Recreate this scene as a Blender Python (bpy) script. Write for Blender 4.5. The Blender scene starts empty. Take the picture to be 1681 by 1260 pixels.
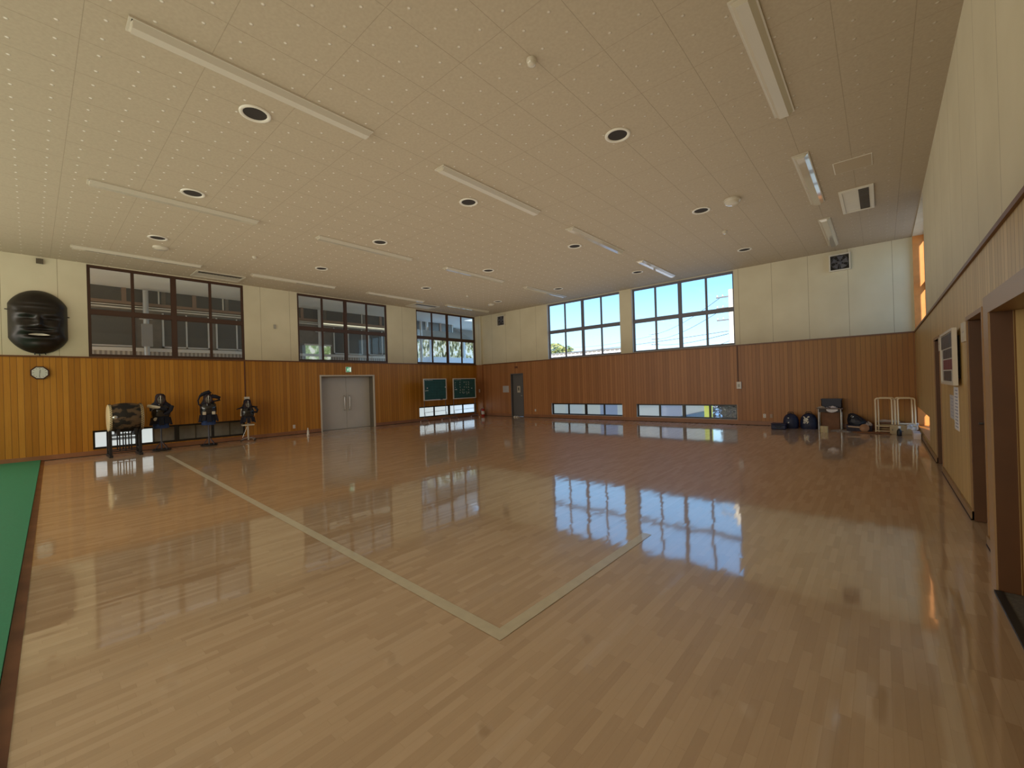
import bpy, bmesh, math, random
from mathutils import Vector, Matrix
random.seed(7)
PI = math.pi
C = bpy.context.scene.collection
XL, YB, XR, HC, HW = -15.33, 14.91, 0.66, 4.96, 2.53
YN = -7.0

# ------------------------------------------------------------------ materials
def newmat(name):
    m = bpy.data.materials.new(name); m.use_nodes = True
    nt = m.node_tree
    return m, nt, nt.nodes['Principled BSDF']
def M(name, col, rough=.6, metal=0., spec=.5, noise=0., nscale=8., bump=0., emit=None, es=1., coat=0.):
    m, nt, b = newmat(name)
    b.inputs['Base Color'].default_value = (*col, 1)
    b.inputs['Roughness'].default_value = rough
    b.inputs['Metallic'].default_value = metal
    b.inputs['Specular IOR Level'].default_value = spec
    b.inputs['Coat Weight'].default_value = coat
    if emit:
        b.inputs['Emission Color'].default_value = (*emit, 1); b.inputs['Emission Strength'].default_value = es
    if noise or bump:
        g = nt.nodes.new('ShaderNodeNewGeometry')
        n = nt.nodes.new('ShaderNodeTexNoise'); n.inputs['Scale'].default_value = nscale; n.inputs['Detail'].default_value = 4
        nt.links.new(g.outputs['Position'], n.inputs['Vector'])
        if noise:
            mr = nt.nodes.new('ShaderNodeMapRange'); mr.inputs['To Min'].default_value = 1-noise; mr.inputs['To Max'].default_value = 1+noise
            mr.inputs['From Min'].default_value = .3; mr.inputs['From Max'].default_value = .7
            nt.links.new(n.outputs['Fac'], mr.inputs['Value'])
            vm = nt.nodes.new('ShaderNodeVectorMath'); vm.operation = 'SCALE'; vm.inputs[0].default_value = col
            nt.links.new(mr.outputs[0], vm.inputs['Scale']); nt.links.new(vm.outputs[0], b.inputs['Base Color'])
        if bump:
            bp = nt.nodes.new('ShaderNodeBump'); bp.inputs['Strength'].default_value = bump; bp.inputs['Distance'].default_value = .02
            nt.links.new(n.outputs['Fac'], bp.inputs['Height']); nt.links.new(bp.outputs[0], b.inputs['Normal'])
    return m
class NG:
    """small node-graph helper"""
    def __init__(s, nt): s.nt = nt
    def n(s, t, **k):
        x = s.nt.nodes.new(t)
        for a, v in k.items(): setattr(x, a, v)
        return x
    def link(s, a, b): s.nt.links.new(a, b)
    def put(s, inp, v):
        if hasattr(v, 'links'): s.link(v, inp)
        else: inp.default_value = v
    def math(s, op, a, b=0., c=0.):
        x = s.n('ShaderNodeMath', operation=op)
        s.put(x.inputs[0], a); s.put(x.inputs[1], b); s.put(x.inputs[2], c)
        return x.outputs[0]
    def comb(s, x=0., y=0., z=0.):
        c = s.n('ShaderNodeCombineXYZ')
        for i, v in enumerate((x, y, z)): s.put(c.inputs[i], v)
        return c.outputs[0]
    def wn(s, v):
        w = s.n('ShaderNodeTexWhiteNoise', noise_dimensions='3D'); s.link(v, w.inputs['Vector'])
        return w
    def ramp(s, f, stops, interp='LINEAR'):
        r = s.n('ShaderNodeValToRGB'); r.color_ramp.interpolation = interp
        e = r.color_ramp.elements
        while len(e) < len(stops): e.new(.5)
        for i, (p, c) in enumerate(stops): e[i].position = p; e[i].color = (*c, 1)
        s.put(r.inputs[0], f); return r.outputs[0]
    def mix(s, f, a, b, bt='MIX'):
        x = s.n('ShaderNodeMix', data_type='RGBA', blend_type=bt)
        s.put(x.inputs[0], f)
        for i, v in ((6, a), (7, b)):
            if isinstance(v, tuple): v = (*v, 1)
            s.put(x.inputs[i], v)
        return x.outputs[2]
    def noise(s, vec, scale, detail=3.):
        x = s.n('ShaderNodeTexNoise'); x.inputs['Scale'].default_value = scale; x.inputs['Detail'].default_value = detail
        s.link(vec, x.inputs['Vector']); return x.outputs['Fac']
    def pos(s):
        g = s.n('ShaderNodeNewGeometry'); sp = s.n('ShaderNodeSeparateXYZ'); s.link(g.outputs['Position'], sp.inputs[0])
        return g.outputs['Position'], sp.outputs[0], sp.outputs[1], sp.outputs[2]

def wood_boards(name, stops, w=.105, rough=.38, stops2=None):
    m, nt, b = newmat(name); g = NG(nt); P, x, y, z = g.pos()
    u = g.math('ADD', x, y)
    c = g.math('DIVIDE', u, w); f = g.math('FRACT', c); c = g.math('FLOOR', c)
    r = g.wn(g.comb(c, 3., 1.)).outputs['Value']
    grain = g.noise(g.comb(g.math('MULTIPLY', u, 60.), g.math('MULTIPLY', c, 9.), g.math('MULTIPLY', z, 2.5)), 1., 4.)
    big = g.noise(P, .55, 2.)
    t = g.math('ADD', g.math('MULTIPLY', r, .42), g.math('MULTIPLY', grain, .42))
    t = g.math('ADD', t, g.math('MULTIPLY', big, .25))
    col = g.ramp(t, stops)
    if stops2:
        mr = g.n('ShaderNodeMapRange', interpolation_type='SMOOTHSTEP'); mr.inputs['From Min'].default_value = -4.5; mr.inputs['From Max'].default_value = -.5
        g.link(x, mr.inputs['Value']); col = g.mix(mr.outputs[0], col, g.ramp(t, stops2))  # glare along the far wall put into the wood colour, brown to golden
    gr = g.math('LESS_THAN', g.math('ABSOLUTE', g.math('SUBTRACT', f, .5)), .465)
    col = g.mix(gr, (.17, .075, .018), col)
    g.link(col, b.inputs['Base Color'])
    bp = g.n('ShaderNodeBump'); bp.inputs['Distance'].default_value = .004; bp.inputs['Strength'].default_value = .6
    g.link(gr, bp.inputs['Height']); g.link(bp.outputs[0], b.inputs['Normal'])
    b.inputs['Roughness'].default_value = rough
    b.inputs['Specular IOR Level'].default_value = .4
    return m
WOOD = wood_boards('varnished_board_wood', [(.15, (.34, .135, .016)), (.5, (.47, .20, .024)), (.85, (.60, .28, .042))])
WOODF = wood_boards('backlit_board_wood', [(.15, (.31, .130, .050)), (.5, (.40, .175, .066)), (.85, (.50, .23, .088))], stops2=[(.15, (.27, .108, .018)), (.5, (.34, .142, .022)), (.85, (.42, .185, .032))])  # far-wall copy of the boards with backlight put into the colour
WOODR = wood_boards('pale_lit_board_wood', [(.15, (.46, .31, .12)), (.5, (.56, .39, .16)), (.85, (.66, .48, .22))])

def cream_panels():
    m, nt, b = newmat('cream_wall_panel'); g = NG(nt); P, x, y, z = g.pos()
    u = g.math('ADD', g.math('ADD', x, y), -.62 + .91*40)
    f = g.math('FRACT', g.math('DIVIDE', u, .91))
    j = g.math('LESS_THAN', f, .010)
    n = g.noise(P, 1.2, 3.)
    col = g.ramp(n, [(.3, (.60, .54, .38)), (.7, (.67, .61, .44))])
    col = g.mix(j, col, (.30, .25, .15))
    g.link(col, b.inputs['Base Color']); b.inputs['Roughness'].default_value = .55
    return m
CREAM = cream_panels()

def ceiling_mat():
    m, nt, b = newmat('pegged_ceiling_board'); g = NG(nt); P, x, y, z = g.pos()
    fx = g.math('FRACT', g.math('DIVIDE', g.math('ADD', x, 2.10 + .6067*60), .6067))
    fy = g.math('FRACT', g.math('DIVIDE', g.math('ADD', y, -4.01 + .91*40), .91))
    jx = g.math('LESS_THAN', fx, .009); jy = g.math('LESS_THAN', fy, .006)
    jj = g.math('MAXIMUM', jx, jy)
    dx = g.math('MULTIPLY', g.math('SUBTRACT', g.math('FRACT', g.math('DIVIDE', g.math('ADD', x, 2.10 + .30335*60), .30335)), .5), .30335)
    dy = g.math('MULTIPLY', g.math('SUBTRACT', g.math('FRACT', g.math('DIVIDE', g.math('ADD', y, -4.01 + .30333*60), .30333)), .5), .30333)
    d = g.math('SQRT', g.math('ADD', g.math('MULTIPLY', dx, dx), g.math('MULTIPLY', dy, dy)))
    dome = g.n('ShaderNodeMapRange', interpolation_type='SMOOTHSTEP')
    dome.inputs['From Min'].default_value = .006; dome.inputs['From Max'].default_value = .021
    dome.inputs['To Min'].default_value = 1.; dome.inputs['To Max'].default_value = 0.
    g.link(d, dome.inputs['Value'])
    n = g.noise(P, 30., 3.)
    base = g.ramp(n, [(.3, (.40, .33, .235)), (.7, (.44, .365, .26))])
    col = g.mix(g.math('MULTIPLY', jj, .45), base, (.22, .17, .11))
    mr = g.n('ShaderNodeMapRange'); mr.inputs['From Min'].default_value = -9.; mr.inputs['From Max'].default_value = -1.5; mr.inputs['To Min'].default_value = .9; mr.inputs['To Max'].default_value = .28  # peg lightness fades along x, fall of light put into the colour
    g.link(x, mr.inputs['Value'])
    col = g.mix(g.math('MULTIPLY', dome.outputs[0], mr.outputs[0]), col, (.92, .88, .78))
    g.link(col, b.inputs['Base Color'])
    h = g.math('ADD', dome.outputs[0], g.math('MULTIPLY', jj, -.5))
    bp = g.n('ShaderNodeBump'); bp.inputs['Distance'].default_value = .008; bp.inputs['Strength'].default_value = .8
    g.link(h, bp.inputs['Height']); g.link(bp.outputs[0], b.inputs['Normal'])
    b.inputs['Roughness'].default_value = .75; b.inputs['Specular IOR Level'].default_value = .3
    return m
CEIL = ceiling_mat()

def floor_mat():
    m, nt, b = newmat('varnished_strip_floor'); g = NG(nt); P, x, y, z = g.pos()
    cx = g.math('FLOOR', g.math('DIVIDE', x, .045)); fx = g.math('FRACT', g.math('DIVIDE', x, .045))
    r0 = g.wn(g.comb(cx, 5., 2.)).outputs['Value']
    yy = g.math('ADD', g.math('DIVIDE', y, .36), g.math('MULTIPLY', r0, 17.))
    cy = g.math('FLOOR', yy); fy = g.math('FRACT', yy)
    w = g.wn(g.comb(cx, cy, 4.)); r1 = w.outputs['Value']
    grain = g.noise(g.comb(g.math('MULTIPLY', x, 70.), g.math('MULTIPLY', y, 3.), g.math('MULTIPLY', r1, 40.)), 1., 4.)
    big = g.noise(P, .35, 3.)
    t = g.math('ADD', g.math('MULTIPLY', r1, .55), g.math('MULTIPLY', grain, .3))
    t = g.math('ADD', t, g.math('MULTIPLY', g.math('SUBTRACT', big, .5), .3))
    col = g.ramp(t, [(.0, (.34, .215, .12)), (.12, (.47, .32, .195)), (.5, (.56, .40, .255)), (.9, (.64, .48, .33))])
    ex = g.math('GREATER_THAN', g.math('ABSOLUTE', g.math('SUBTRACT', fx, .5)), .475)
    ey = g.math('GREATER_THAN', g.math('ABSOLUTE', g.math('SUBTRACT', fy, .5)), .496)
    e = g.math('MULTIPLY', g.math('MAXIMUM', ex, ey), .18)
    col = g.mix(e, col, (.22, .12, .05))
    g.link(col, b.inputs['Base Color'])
    # each strip lies at a hair of its own tilt, plus long soft waves in the varnish
    sc = g.n('ShaderNodeSeparateColor'); g.link(w.outputs['Color'], sc.inputs[0])
    wv = g.noise(g.comb(g.math('MULTIPLY', x, 22.), g.math('MULTIPLY', y, 2.2), 0.), 1., 2.)
    nx = g.math('ADD', g.math('MULTIPLY', g.math('SUBTRACT', sc.outputs[0], .5), .011), g.math('MULTIPLY', g.math('SUBTRACT', wv, .5), .014))
    ny = g.math('MULTIPLY', g.math('SUBTRACT', sc.outputs[1], .5), .004)
    vn = g.n('ShaderNodeVectorMath', operation='NORMALIZE'); g.link(g.comb(nx, ny, 1.), vn.inputs[0])
    g.link(vn.outputs[0], b.inputs['Normal']); g.link(vn.outputs[0], b.inputs['Coat Normal'])
    b.inputs['Roughness'].default_value = .42
    b.inputs['Specular IOR Level'].default_value = .35
    b.inputs['Coat Weight'].default_value = 1.; b.inputs['Coat Roughness'].default_value = .06; b.inputs['Coat IOR'].default_value = 2.4
    return m
FLOOR = floor_mat()

def glass_mat(name, tint=(.93, .95, .95), frost=0.):
    m = bpy.data.materials.new(name); m.use_nodes = True; nt = m.node_tree; nt.nodes.clear(); g = NG(nt)
    o = g.n('ShaderNodeOutputMaterial'); mx = g.n('ShaderNodeMixShader'); tr = g.n('ShaderNodeBsdfTransparent'); gl = g.n('ShaderNodeBsdfGlossy')
    tr.inputs[0].default_value = (*tint, 1); gl.inputs['Roughness'].default_value = .02
    fr = g.n('ShaderNodeFresnel'); ge = g.n('ShaderNodeNewGeometry')
    g.link(g.math('ADD', 1.5, g.math('MULTIPLY', ge.outputs['Backfacing'], 1/1.5-1.5)), fr.inputs[0])
    g.link(fr.outputs[0], mx.inputs[0]); g.link(tr.outputs[0], mx.inputs[1]); g.link(gl.outputs[0], mx.inputs[2])
    last = mx.outputs[0]
    if frost:
        df = g.n('ShaderNodeBsdfTranslucent'); df.inputs[0].default_value = (.8, .85, .85, 1)
        m2 = g.n('ShaderNodeMixShader'); m2.inputs[0].default_value = frost
        g.link(last, m2.inputs[1]); g.link(df.outputs[0], m2.inputs[2]); last = m2.outputs[0]
    g.link(last, o.inputs[0]); return m
GLASS = glass_mat('window_glass'); FROST = glass_mat('frosted_glass', frost=.55)

def strips(name, c0, c1, w, rough=.6, axis='u', frac=.5):
    m, nt, b = newmat(name); g = NG(nt); P, x, y, z = g.pos()
    u = z if axis == 'z' else g.math('ADD', x, y)
    f = g.math('FRACT', g.math('DIVIDE', u, w))
    s = g.math('LESS_THAN', f, frac)
    g.link(g.mix(s, c0, c1), b.inputs['Base Color']); b.inputs['Roughness'].default_value = rough
    return m
def blotch(name, stops, scale, rough=.7, metal=0., bump=0., detail=3., stretch=(1, 1, 1), emit=0.):
    m, nt, b = newmat(name); g = NG(nt); P, x, y, z = g.pos()
    v = g.comb(g.math('MULTIPLY', x, stretch[0]), g.math('MULTIPLY', y, stretch[1]), g.math('MULTIPLY', z, stretch[2]))
    n = g.noise(v, scale, detail); c = g.ramp(n, stops); g.link(c, b.inputs['Base Color'])
    if emit: g.link(c, b.inputs['Emission Color']); b.inputs['Emission Strength'].default_value = emit
    if bump:
        bp = g.n('ShaderNodeBump'); bp.inputs['Distance'].default_value = .01; bp.inputs['Strength'].default_value = bump
        g.link(n, bp.inputs['Height']); g.link(bp.outputs[0], b.inputs['Normal'])
    b.inputs['Roughness'].default_value = rough; b.inputs['Metallic'].default_value = metal
    return m

BROWN = M('dark_brown_frame', (.055, .022, .010), .45)
GREYF = M('grey_metal_glare_frame', (.13, .13, .16), .4)  # grey metal; on far windows, glare put into the brown frame colour
BLACKF = M('black_metal_frame', (.018, .016, .015), .4)
JAMB = M('warm_wood_jamb', (.62, .24, .055), .5, noise=.08)
JAMBW = M('pale_reveal', (.62, .56, .48), .6)
CAP = M('brown_cap_trim', (.16, .06, .018), .4, noise=.15)
BASEB = M('reddish_baseboard', (.30, .135, .065), .4, noise=.12, nscale=3)
SHADOWB = M('dark_skirting_gap', (.035, .015, .01), .6)
STEEL = M('grey_painted_steel_door', (.60, .59, .57), .38, .0, noise=.03, nscale=2)
CHROME = M('brushed_steel', (.62, .62, .6), .25, .9)
STEELFR = M('pale_steel_frame', (.66, .62, .54), .35, .0)
GREYDOOR = M('dark_grey_door_paint', (.12, .12, .13), .5)
DKDOOR = M('dark_brown_door_wood', (.105, .042, .012), .45, noise=.12, nscale=3)
WHITE = M('white_plastic', (.75, .74, .70), .4)
OFFW = M('off_white_enamel', (.66, .62, .52), .35, noise=.03)
FIX = M('glossy_fixture_cover', (.48, .43, .33), .12, coat=.6)
FIXH = M('fixture_housing', (.52, .47, .37), .35)
DARK = M('dark_hollow', (.02, .017, .014), .7)
BLACK = M('matt_black', (.012, .012, .014), .5)
LACQ = M('black_lacquer', (.012, .013, .018), .12, coat=.5)
NAVY = M('navy_cotton', (.007, .009, .022), .8, noise=.3, nscale=30)
BLUE = M('indigo_cloth', (.025, .06, .20), .8, noise=.3, nscale=25)
NAVYB = M('navy_nylon', (.010, .017, .055), .55, noise=.3, nscale=9, bump=.5)
MASKM = blotch('blackened_carved_wood', [(.35, (.007, .005, .004)), (.65, (.016, .011, .008))], 9, .38, bump=.15)
TAPE = M('worn_white_floor_tape', (.62, .58, .46), .35, noise=.06, nscale=12, coat=.4)
MATG = M('green_mat_vinyl', (.005, .235, .125), .5, noise=.06, nscale=40)
MATEDGE = blotch('reddish_brown_threshold', [(.3, (.11, .035, .018)), (.7, (.24, .10, .05))], 3, .4)
GREYMAT = M('grey_doormat_rib', (.11, .105, .10), .9, noise=.2, nscale=60)
CHALKG = M('green_chalkboard', (.012, .085, .085), .55, noise=.12, nscale=6)
CHALK = M('chalk_white', (.80, .88, .84), .9)
ALU = M('aluminium', (.75, .74, .70), .35, .15)
RED = M('red_enamel', (.42, .015, .012), .35)
PAPER = M('white_paper', (.72, .72, .76), .8)
INK = M('dark_ink', (.05, .05, .06), .8)
TAN = blotch('tan_cardboard', [(.3, (.42, .30, .155)), (.7, (.50, .37, .20))], 7, .8)
BRCARD = M('brown_hardboard', (.20, .085, .035), .6, noise=.15)
CREAMW = M('cream_enamel_tube', (.82, .68, .45), .35)
HEADSKIN = M('drum_skin', (.66, .55, .33), .6, noise=.06)
DRUMB = blotch('dark_figured_drum_cloth', [(.40, (.010, .008, .006)), (.47, (.012, .010, .008)), (.50, (.105, .068, .038)), (.72, (.15, .10, .055))], 4.2, .65, detail=3, stretch=(1, 1.0, 1.6))
GREEN = M('exit_green', (.02, .36, .16), .4, emit=(.03, .5, .2), es=.25)
LITW = M('lit_white_panel', (.8, .85, .8), .4, emit=(.8, 1, .85), es=.5)
CLOCKF = M('clock_face', (.66, .68, .64), .4)
PLASTIC = blotch('crumpled_clear_film', [(.35, (.36, .36, .38)), (.6, (.75, .74, .74))], 18, .25, bump=.8)
DECK = M('grey_grille', (.06, .05, .035), .5)

# ------------------------------------------------------------------ mesh builder
class MB:
    def __init__(s): s.v = []; s.f = []; s.mi = []; s.sm = []
    def add(s, vs, fs, mi=0, smooth=False):
        o = len(s.v); s.v += [tuple(v) for v in vs]
        for f in fs: s.f.append([i+o for i in f]); s.mi.append(mi); s.sm.append(smooth)
        return s
    def box(s, x0, x1, y0, y1, z0, z1, mi=0, mat=None):
        vs = [(x, y, z) for z in (z0, z1) for y in (y0, y1) for x in (x0, x1)]
        if mat is not None: vs = [mat @ Vector(v) for v in vs]
        return s.add(vs, [(0, 2, 3, 1), (4, 5, 7, 6), (0, 1, 5, 4), (2, 6, 7, 3), (0, 4, 6, 2), (1, 3, 7, 5)], mi)
    def bbox(s, x0, x1, y0, y1, z0, z1, b=.006, mi=0, mat=None):   # chamfered box
        bm = bmesh.new(); bmesh.ops.create_cube(bm, size=1)
        for v in bm.verts: v.co = Vector(((x0+x1)/2+v.co.x*(x1-x0), (y0+y1)/2+v.co.y*(y1-y0), (z0+z1)/2+v.co.z*(z1-z0)))
        bmesh.ops.bevel(bm, geom=bm.edges[:], offset=b, segments=2, affect='EDGES', profile=.5)
        s.bm(bm, mi, mat=mat); return s
    def bm(s, bm, mi=0, smooth=False, mat=None):
        bm.verts.ensure_lookup_table(); bm.verts.index_update()
        s.add([(mat @ v.co) if mat is not None else v.co.copy() for v in bm.verts], [[v.index for v in f.verts] for f in bm.faces], mi, smooth)
        bm.free()
    def tube(s, pts, r, n=10, mi=0, cap=True, smooth=True):
        pts = [Vector(p) for p in pts]; rs = r if isinstance(r, (list, tuple)) else [r]*len(pts)
        rings = []; ref = None
        for i, p in enumerate(pts):
            d = (pts[min(i+1, len(pts)-1)]-pts[max(i-1, 0)]).normalized()
            if ref is None: ref = Vector((0, 0, 1)) if abs(d.z) < .9 else Vector((1, 0, 0))
            a = (ref - d*ref.dot(d)).normalized(); b = d.cross(a); ref = a
            rings.append([p + (a*math.cos(2*PI*k/n)+b*math.sin(2*PI*k/n))*rs[i] for k in range(n)])
        vs = [v for R in rings for v in R]
        fs = [(i*n+k, i*n+(k+1) % n, (i+1)*n+(k+1) % n, (i+1)*n+k) for i in range(len(pts)-1) for k in range(n)]
        s.add(vs, fs, mi, smooth)
        if cap: s.add(rings[0], [list(range(n))[::-1]], mi); s.add(rings[-1], [list(range(n))], mi)
        return s
    def loft(s, rings, n=24, mi=0, cap=True, smooth=True, p=2.):    # rings: (z, cx, cy, rx, ry)
        vs = []
        for (z, cx, cy, rx, ry) in rings:
            for k in range(n):
                t = 2*PI*k/n; c, q = math.cos(t), math.sin(t)
                vs.append((cx+rx*math.copysign(abs(c)**(2/p), c), cy+ry*math.copysign(abs(q)**(2/p), q), z))
        fs = [(i*n+k, i*n+(k+1) % n, (i+1)*n+(k+1) % n, (i+1)*n+k) for i in range(len(rings)-1) for k in range(n)]
        s.add(vs, fs, mi, smooth)
        if cap: s.add(vs[:n], [list(range(n))[::-1]], mi); s.add(vs[-n:], [list(range(n))], mi)
        return s
    def lathe(s, prof, mat, n=28, mi=0, smooth=True):               # prof: (r, h) about local z
        vs = [mat @ Vector((r*math.cos(2*PI*k/n), r*math.sin(2*PI*k/n), h)) for (r, h) in prof for k in range(n)]
        fs = [(i*n+k, i*n+(k+1) % n, (i+1)*n+(k+1) % n, (i+1)*n+k) for i in range(len(prof)-1) for k in range(n)]
        return s.add(vs, fs, mi, smooth)
    def build(s, name, mats, parent=None, loc=None):
        me = bpy.data.meshes.new(name)
        vs = s.v
        if parent is not None and loc is None:
            ml = parent_world(parent).inverted(); vs = [tuple(ml @ Vector(v)) for v in s.v]
        elif loc is not None and parent is None:
            vs = [(v[0]-loc[0], v[1]-loc[1], v[2]-loc[2]) for v in s.v]
        me.from_pydata(vs, [], s.f)
        for mt in (mats if isinstance(mats, (list, tuple)) else [mats]): me.materials.append(mt)
        me.polygons.foreach_set('material_index', s.mi); me.polygons.foreach_set('use_smooth', s.sm)
        me.update()
        bm = bmesh.new(); bm.from_mesh(me); bmesh.ops.recalc_face_normals(bm, faces=bm.faces[:]); bm.to_mesh(me); bm.free()
        o = bpy.data.objects.new(name, me); C.objects.link(o)
        if parent: o.parent = parent
        elif loc: o.location = loc
        return o
def parent_world(o):
    m = Matrix.LocRotScale(o.location, o.rotation_euler, o.scale)
    return parent_world(o.parent) @ m if o.parent else m
def tag(o, label=None, cat=None, group=None, kind=None):
    if label: o['label'] = label
    if cat: o['category'] = cat
    if group: o['group'] = group
    if kind: o['kind'] = kind
    return o
def thing(name, label, cat, loc=(0, 0, 0), group=None, kind=None):
    o = bpy.data.objects.new(name, None); C.objects.link(o); o.location = loc; o.empty_display_size = .1
    return tag(o, label, cat, group, kind)
def struct(o): o['kind'] = 'structure'; return o

# ------------------------------------------------------------------ room shell
mapL = lambda u, v, d: (XL-d, u, v)
mapB = lambda u, v, d: (u, YB+d, v)
mapR = lambda u, v, d: (XR+d, u, v)
mapN = lambda u, v, d: (u, YN-d, v)
def wbox(mb, mp, u0, u1, v0, v1, d0, d1, mi=0):
    a = mp(u0, v0, d0); b = mp(u1, v1, d1)
    x, y, z = zip(a, b)
    return mb.box(min(x), max(x), min(y), max(y), min(z), max(z), mi)
def wall(name, mp, u0, u1, holes, th, wood, label=None):
    us = sorted({u0, u1} | {h[0] for h in holes} | {h[1] for h in holes})
    vs = sorted({0., HC+.1, HW} | {h[2] for h in holes} | {h[3] for h in holes})
    mb = MB()
    for i in range(len(us)-1):
        for j in range(len(vs)-1):
            cu, cv = (us[i]+us[i+1])/2, (vs[j]+vs[j+1])/2
            if any(h[0] < cu < h[1] and h[2] < cv < h[3] for h in holes): continue
            wbox(mb, mp, us[i], us[i+1], vs[j], vs[j+1], 0, th, 0 if cv > HW else 1)
    o = struct(mb.build(name, [CREAM, wood])); return o

WINL = [(1.0, 4.55), (6.2, 9.76), (11.22, 14.79)]
LOWL = [(1.03, 4.5), (11.25, 14.74)]
WINB = [(-10.93, -7.48), (-7.0, -3.50)]
LOWB = [(-10.83, -7.49), (-6.92, -3.51)]
WZ = (2.555, 4.94); LZ = (.15, .64)
holesL = [(a, b, *WZ) for a, b in WINL] + [(a, b, *LZ) for a, b in LOWL] + [(6.95, 9.06, 0., 2.02)]
holesB = [(a, b, *WZ) for a, b in WINB] + [(a, b, *LZ) for a, b in LOWB] + [(-13.12, -12.40, 0., 1.98)]
holesR = [(11.22, 14.80, *WZ), (11.22, 14.80, *LZ), (8.93, 9.77, 0., 2.0), (5.37, 6.2, 0., 2.02), (1.9, 4.30, 0., 1.90)]
holesN = []
wl = wall('wall_left', mapL, YN, YB+.2, holesL, .20, WOOD)
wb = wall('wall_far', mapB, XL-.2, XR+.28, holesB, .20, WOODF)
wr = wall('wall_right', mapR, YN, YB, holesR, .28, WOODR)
wn = wall('wall_near', mapN, XL-.2, XR+.28, holesN, .20, WOOD)
struct(MB().box(XL-.2, XR+.2, YN-.2, YB+.2, -.12, 0).build('floor', FLOOR))
struct(MB().box(XL-.2, XR+.28, YN-.2, YB+.2, HC, HC+.15).build('ceiling', CEIL))
# corner column
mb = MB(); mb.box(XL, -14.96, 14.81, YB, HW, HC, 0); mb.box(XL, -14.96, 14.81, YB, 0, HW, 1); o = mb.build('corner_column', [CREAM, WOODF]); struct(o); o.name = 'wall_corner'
# cap rail and baseboards
def segs(lo, hi, gaps):
    out = []; c = lo
    for a, b in sorted(gaps):
        if a > c: out.append((c, a))
        c = max(c, b)
    if c < hi: out.append((c, hi))
    return out
def trim(name, mp, spans, v0, v1, d, mat, gap=False):
    mb = MB()
    for a, b in spans:
        wbox(mb, mp, a, b, v0, v1, -d, 0, 0)
        if gap: wbox(mb, mp, a, b, 0.0005, .014, -d-.004, 0, 1)
    return struct(mb.build(name, [mat, SHADOWB]))
trim('trim_1', mapL, [(YN, YB)], HW-.015, HW+.022, .022, CAP)
trim('trim_2', mapB, [(-14.96, XR)], HW-.015, HW+.022, .022, CAP)
trim('trim_3', mapR, [(YN, YB)], HW-.015, HW+.022, .022, CAP)
trim('baseboard_left', mapL, segs(YN, YB, [(6.95, 9.06)]), 0.001, .125, .018, BASEB, True)
trim('baseboard_far', mapB, segs(-14.96, XR, [(-13.12, -12.40)]), 0.001, .13, .018, BASEB, True)
trim('baseboard_right', mapR, segs(YN, YB, [(8.93, 9.77), (5.37, 6.2), (1.8, 4.5)]), 0.001, .09, .02, M('tan_baseboard', (.30, .19, .09), .4, noise=.1), True)

# ------------------------------------------------------------------ windows
wcount = [0]
def window(mp, u0, u1, v0, v1, fm, depth, glass=GLASS, low=False, mid=3.725, jamb=None, gm=None, label=None):
    wcount[0] += 1
    W = thing('window_%d' % wcount[0], label, 'window', mp((u0+u1)/2, v0, depth), kind='structure')
    fw = .035 if low else .055; d0, d1 = depth, depth+.05
    mb = MB()
    wbox(mb, mp, u0, u1, v0, v0+fw, d0-.01, d1); wbox(mb, mp, u0, u1, v1-fw, v1, d0-.01, d1)
    wbox(mb, mp, u0, u0+fw, v0+fw, v1-fw, d0-.01, d1); wbox(mb, mp, u1-fw, u1, v0+fw, v1-fw, d0-.01, d1)
    L = u1-u0; c = (u0+u1)/2; cw = .045 if low else .055
    wbox(mb, mp, c-cw, c+cw, v0, v1, d0-.012, d1)
    if not low: wbox(mb, mp, u0, u1, mid-.055, mid+.055, d0-.014, d1)
    mb.build('window_frame', fm, W)
    q = L/4; rows = [(v0+fw, v1-fw)] if low else [(v0+fw, mid-.055), (mid+.055, v1-fw)]
    for r in rows:
        for k in (0, 1):
            a0, a1 = (u0+fw, c-cw) if k == 0 else (c+cw, u1-fw)
            s = MB(); m_ = (a0+a1)/2; sw = .018
            wbox(s, mp, m_-.024, m_+.024, r[0], r[1], d0-.004, d1-.01)
            wbox(s, mp, m_-.012, m_+.012, (r[0]+r[1])/2-.03, (r[0]+r[1])/2+.03, d0-.02, d0-.004)
            for e0, e1 in ((a0, m_-.024), (m_+.024, a1)):
                wbox(s, mp, e0, e1, r[0], r[0]+sw, d0+.005, d1-.012); wbox(s, mp, e0, e1, r[1]-sw, r[1], d0+.005, d1-.012)
                wbox(s, mp, e0, e0+sw*.6, r[0], r[1], d0+.005, d1-.012); wbox(s, mp, e1-sw*.6, e1, r[0], r[1], d0+.005, d1-.012)
            so = s.build('sash', fm, W)
            p = MB()
            p.add([mp(a0, r[0], d0+.025), mp(m_, r[0], d0+.025), mp(m_, r[1], d0+.025), mp(a0, r[1], d0+.025)], [(0, 1, 2, 3)])
            p.add([mp(m_, r[0], d0+.025), mp(a1, r[0], d0+.025), mp(a1, r[1], d0+.025), mp(m_, r[1], d0+.025)], [(0, 1, 2, 3)])
            p.build('glass_pane', (gm[k] if gm else glass), so)
    if jamb:
        t = MB(); e = .008
        wbox(t, mp, u0, u0+e, v0, v1, .001, depth-.01); wbox(t, mp, u1-e, u1, v0, v1, .001, depth-.01)
        wbox(t, mp, u0, u1, v0, v0+e, .001, depth-.01)
        t.build('jamb_lining', jamb, W)
    return W
for i, (a, b) in enumerate(WINL): window(mapL, a, b, *WZ, BROWN, .035)
for a, b in WINB: window(mapB, a, b, *WZ, GREYF, .11, jamb=JAMBW)
DULL = M('dull_olive_blind', (.075, .068, .055), .5)
window(mapL, *LOWL[0], *LZ, BLACKF, .05, low=True, gm=[GLASS, GLASS])
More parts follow.
